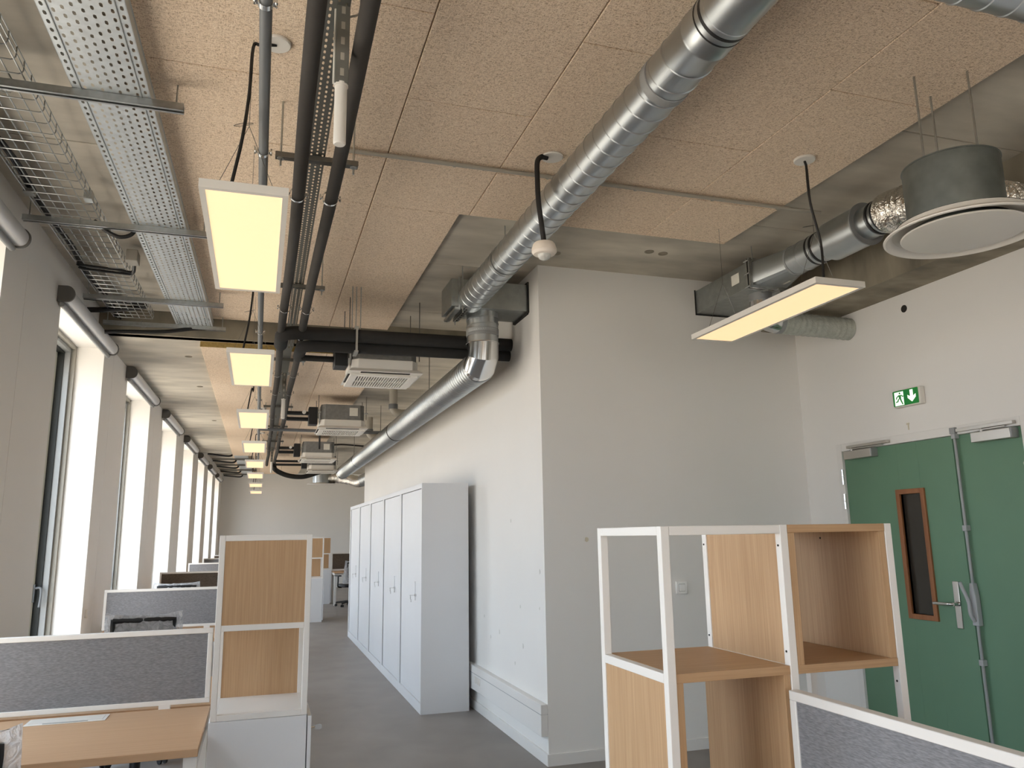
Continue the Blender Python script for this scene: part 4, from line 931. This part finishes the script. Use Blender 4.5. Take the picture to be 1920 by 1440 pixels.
# square to round transition, faceted
cx_, cz_, n = 3.39, 3.305, 32
tm = MB(); o = []
for k in range(n):
    a = 2*math.pi*(k+.5)/n
    ca, sa = math.cos(a), math.sin(a); m_ = max(abs(ca), abs(sa))
    o.append((cx_+ca/m_*(rx1-rx0)/2, 4.46, (rz0+rz1)/2+sa/m_*(rz1-rz0)/2))
for k in range(n):
    a = 2*math.pi*(k+.5)/n; o.append((cx_+.099*math.cos(a), 4.17, cz_+.099*math.sin(a)))
tm.add(o, [(k, (k+1) % n, (k+1) % n+n, k+n) for k in range(n)])
build(tm, 'transition', GALV, d, ang=12)
build(MB().lathe((cx_, 4.17, cz_), [(.0985, .0), (.1, -.0), (.1, -.36), (.0985, -.36)], 40, 'y'), 'round_collar', GALV, d)
for (y, m_) in ((4.165, GREYM), (4.06, GALV), (3.95, BLK), (3.93, GALV), (3.905, BLK)):
    build(MB().lathe((cx_, y, cz_), [(.1, -.010), (.104, -.008), (.104, .008), (.1, .010)], 40, 'y', closed=True), 'collar_band', m_, d)
build(MB().lathe((cx_, 3.80, cz_), [(.1, .03), (.105, .025), (.126, .0), (.126, -.285), (.0, -.285)], 44, 'y'), 'silencer_shell', GALV, d)
build(MB().lathe((cx_, 3.512, cz_), [(.127, .002), (.134, .002), (.134, -.006), (.10, -.006)], 44, 'y'), 'end_flange', GREYM, d)
build(MB().lathe((cx_, 3.51, cz_), [(.1, 0), (.1, -.19), (.0, -.19)], 40, 'y'), 'outlet_collar', GALV, d)
for (y, m_) in ((3.43, GALV), (3.41, BLK), (3.385, GALV), (3.37, BLK)):
    build(MB().lathe((cx_, y, cz_), [(.1, -.008), (.1045, -.006), (.1045, .006), (.1, .008)], 40, 'y', closed=True), 'collar_band', m_, d)
build(MB().box(rx0-.001, rx0, 4.60, 4.695, 3.275, 3.352), 'paper_label', LABELW, d)
build(MB().box(cx_-.02, cx_+.06, 4.30, 4.38, 3.2095, 3.2105), 'paper_label', LABELW, d)
for (y, x) in ((4.43, rx0-.03),): build(MB().cyl((x+.03, y, rz1), (x+.03, y, HC), .004, n=6), 'threaded_rod', STEEL, d)
build(MB().box(rx0-.006, rx0, YF-.01, YF, rz0-.01, rz1+.01).box(rx0-.006, rx1+.006, YF-.01, YF, rz0-.01, rz0), 'wall_seal', BLKF, d)
# branch below: collar, elbow and insulated flex
bx, by = 3.42, 4.62
bc = build(MB().lathe((bx, by, 3.21), [(.083, 0), (.083, -.05), (.079, -.05), (.079, -.07)], 36), 'branch_collar', GREYM, d)
ez = 3.005; bend = [Vector((bx, by, 3.15))] + arc((bx, by, ez), (bx, by, 3.11), (bx+.13, by, ez), 8)
build(MB().tube(bend, .080, 36), 'branch_elbow', CHROME, d)
build(MB().cyl((bx+.12, by, ez), (bx+.165, by, ez), .083, n=36), 'tape_band', GREYM, d)
fp = [(bx+.16+.012*k, by-.0006*k, ez-.0004*k) for k in range(int((XR+.02-bx-.16)/.012))]
build(MB().tube(fp, [.080+(.0035 if k % 4 < 2 else 0)+.0015*math.sin(k*1.7) for k in range(len(fp))], 30), 'insulated_flex', INSFLEX, d)
# ceiling diffuser on its plenum with foil flex
f = thing('ceiling_diffuser', (2.795, 2.385, 2.73), 'round white air diffuser under a grey drum at upper right', 'air diffuser')
fc = (2.79, 2.365, 2.735)
build(MB().lathe(fc, [(.19, .036), (.25, .026), (.300, .010), (.309, .002), (.308, -.003), (.300, -.005), (.290, .0), (.268, .022), (.258, .044)], 64), 'outer_ring', PLASW, f)
build(MB().lathe(fc, [(0, -.006), (.225, -.006), (.238, -.003), (.241, .002), (.236, .006), (0, .006)], 64), 'face_plate', PLASW, f)
build(MB().lathe(fc, [(0, .046), (.262, .044)], 48), 'throat', HOLE, f)
pc = (2.795, 2.392, 2.762)
dr = build(MB().lathe(pc, [(.19, 0), (.19, .286), (.193, .287), (.193, .292), (.189, .293), (0, .293)], 64), 'plenum_drum', DRUM, f)
for (x, y) in ((2.632, 2.37), (2.829, 2.473), (2.822, 2.271)): build(MB().cyl((x, y, 3.03), (x, y, HP), .0045, n=8), 'threaded_rod', STEEL, f)
path = smooth_path([(3.39, 3.36, 3.305), (3.39, 3.2, 3.29), (3.38, 3.0, 3.23), (3.36, 2.8, 3.13), (3.30, 2.6, 3.01), (3.18, 2.46, 2.93), (3.05, 2.41, 2.90), (2.96, 2.40, 2.90)], 14)
rnd = random.Random(3)
build(MB().tube(path, [.112+.006*math.sin(i*1.9)+rnd.uniform(-.006, .006) for i in range(len(path))], 28, False), 'foil_flex', FOIL, f, ang=80)
build(MB().tube([path[52], path[56]], .121, 28, False), 'flex_strap', GREYM, f)

# air conditioning cassettes ------------------------------------------------------------------
def cassette(xc, yc, z, label, ceilz, piping=True, note=True, w=.575, dp=.62):
    a = thing('ceiling_cassette', (xc, yc, z), label, 'air conditioner', 'ceiling cassette units')
    x0, x1, y0, y1 = xc-w/2, xc+w/2, yc-dp/2, yc+dp/2
    cb = .05
    def oct_(ins, zz, c=cb): return [(x0+ins+c, y0+ins, zz), (x1-ins-c, y0+ins, zz), (x1-ins, y0+ins+c, zz), (x1-ins, y1-ins-c, zz), (x1-ins-c, y1-ins, zz), (x0+ins+c, y1-ins, zz), (x0+ins, y1-ins-c, zz), (x0+ins, y0+ins+c, zz)]
    def octbox(ins, za, zb, c=cb):
        return MB().add(oct_(ins, za, c)+oct_(ins, zb, c), [tuple(reversed(range(8))), tuple(range(8, 16))]+[(k, (k+1) % 8, (k+1) % 8+8, k+8) for k in range(8)])
    build(octbox(.03, z+.115, z+.30), 'casing', ACG, a)
    build(octbox(.02, z+.035, z+.115), 'drip_tray', PLASW, a, bev=.004)
    build(MB().hexa([(x0-.012, y0-.012, z+.008), (x1+.012, y0-.012, z+.008), (x1+.012, y1+.012, z+.008), (x0-.012, y1+.012, z+.008), (x0+.015, y0+.015, z+.035), (x1-.015, y0+.015, z+.035), (x1-.015, y1-.015, z+.035), (x0+.015, y1-.015, z+.035)]), 'panel_rim', PLASW, a)
    gx0, gx1, gy0, gy1 = x0+.045, x1-.045, y0+.09, y1-.005
    gr = build(MB().box(gx0-.03, gx0+.03, gy0, gy1, z-.010, z+.008).box(gx1-.03, gx1+.03, gy0, gy1, z-.010, z+.008).box(gx0+.03, gx1-.03, gy0, gy0+.05, z-.010, z+.008).box(gx0+.03, gx1-.03, gy1-.05, gy1, z-.010, z+.008), 'grille_frame', PLASW, a, bev=.002)
    sl = MB(); k = 20; sw = (gx1-gx0-.06)/k
    for i in range(k): sl.box(gx0+.03+sw*(i+.62), gx0+.03+sw*(i+1), gy0+.05, gy1-.05, z-.009, z+.003)
    sl.box(gx0+.03, gx1-.03, (gy0+gy1)/2-.004, (gy0+gy1)/2+.004, z-.0088, z+.002)
    build(sl, 'grille_slats', PLASW, gr, kind='stuff')
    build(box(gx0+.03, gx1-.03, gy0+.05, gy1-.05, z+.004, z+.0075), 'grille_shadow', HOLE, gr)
    build(MB().box(x0+.09, x1-.09, y0+.02, y0+.055, z+.004, z+.0078), 'air_slot', HOLE, a)
    build(MB().box(x0-.002, x0+.018, y0+.13, y1-.13, z+.004, z+.0078), 'air_slot', HOLE, a)
    if note: build(MB().box(x1-.21, x1-.11, y0+.0285, y0+.030, z+.165, z+.265), 'paper_label', LABELW, a)
    for (x, y) in ((x0+.0, y0+.1), (x1, y0+.1), (x0, y1-.1), (x1, y1-.1)):
        build(MB().cyl((x, y, z+.13), (x, y, ceilz), .004, n=6), 'threaded_rod', DARKST, a)
        build(MB().box(x-.018, x+.03 if x < xc else x+.018, y-.02, y+.02, z+.20, z+.215), 'hanging_lug', STEEL, a)
    vb = build(box(x0-.115, x0-.01, y0+.05, y0+.24, z+.055, z+.265), 'valve_box', BLK, a, bev=.006)
    if piping:
        for (zz, yy2) in ((z+.19, y0+.10), (z+.13, y0+.18)):
            build(MB().tube([(P2X+.02, yy2, zz), (x0-.10, yy2, zz)], .024, 12), 'supply_pipe', BLKF, a)
        build(MB().lathe((x0-.17, y0+.06, z+.20), [(0, -.02), (.022, -.02), (.022, .018), (0, .018)], 16, 'y'), 'valve_head', PLASW, a)
    return a
cassette(.925, 6.42, 2.80, 'nearest white ceiling cassette below the black cross pipes', HP)
cassette(.925, 9.80, 2.80, 'second ceiling cassette with grey casing and paper label', HLP)
cassette(.915, 13.65, 2.80, 'third ceiling cassette with grey casing and paper label', HLP)
cassette(1.16, 16.0, 2.80, 'fourth ceiling cassette partly hidden behind the third', HLP, note=False)
# drain pipes beside the units
for i, (x, y) in enumerate(((1.50, 9.3), (1.52, 11.6))):
    q = thing('drain_pipe', (x, y, 2.9), ['nearer grey drain pipe bend above the lower spiral duct', 'farther grey drain pipe bend above the lower spiral duct'][i], 'pipe', 'drain pipes')
    build(MB().tube([(x, y, HLOW)] + [tuple(v) for v in arc((x, y, 2.98), (x, y, 3.05), (x+.10, y, 2.98), 6)] + [(XI+.01, y, 2.985)], .05, 18), 'pipe', PVCLT, q)
    build(MB().lathe((x, y, 3.07), [(.051, -.04), (.056, -.04), (.056, .02), (.051, .02)], 20, closed=True), 'socket', GREYP, q)
tag(build(MB().tube([(-.05, 11.05, 2.98), (1.5, 11.05, 2.97), (XI+.01, 11.05, 2.97)], .022, 12), 'condensate_pipe', GREYP, None, (-.05, 11.05, 2.98)), 'thin grey pipe crossing behind the second cassette', 'pipe')
tag(build(MB().tube(smooth_path([(1.2, 13.8, 3.1), (1.35, 13.9, 3.12), (1.6, 14.1, 3.13), (XI, 14.2, 3.12)], 6), .015, 8), 'black_cable', CABLE, None, (1.2, 13.8, 3.1)), 'black cable reaching from the third cassette to the wall', 'cable')
tag(build(MB().cyl((.70, 10.15, 3.06), (.70, 10.15, 2.62), .012, n=8), 'drop_cable', CABLE, None, (.70, 10.15, 2.7)), 'black cable dropping vertically behind the second cassette', 'cable')
# sagging black hose between the far pipes and the far diffuser
fh = thing('black_hose', (.5, 17, 2.7), 'thick black hose sagging between the far pipes and diffuser', 'hose')
build(MB().tube(smooth_path([(P2X, 16.8, 3.02), (P2X+.05, 17.05, 2.92), (.55, 17.2, 2.82), (.85, 17.3, 2.80), (1.1, 17.35, 2.87), (1.35, 17.5, 2.97)], 6), .05, 12), 'insulation', BLKF, fh)
# far diffuser with foil flex and stub
fd = thing('ceiling_diffuser', (1.32, 18.2, 2.7), 'small far air diffuser with silver drum and foil hose', 'air diffuser')
build(MB().lathe((1.32, 18.2, 2.70), [(0, -.004), (.24, -.004), (.31, .0), (.31, .006), (.2, .03)], 40), 'outer_ring', PLASW, fd)
build(MB().lathe((1.32, 18.2, 2.73), [(.19, 0), (.19, .28), (0, .28)], 40), 'plenum_drum', GALV, fd)
pth = smooth_path([(1.49, 18.2, 2.84), (1.72, 18.0, 2.83), (1.95, 17.6, 2.76), (2.05, 17.3, 2.70), (2.12, 17.0, 2.71)], 8)
build(MB().tube(pth, [.115+.006*math.sin(i*2.1) for i in range(len(pth))], 20, False), 'foil_flex', FOIL, fd, ang=80)
build(MB().spiral((2.10, 17.05, 2.71), (2.32, 15.75, 2.80), .125, .12, 30), 'spiral_tube', GALV, fd)
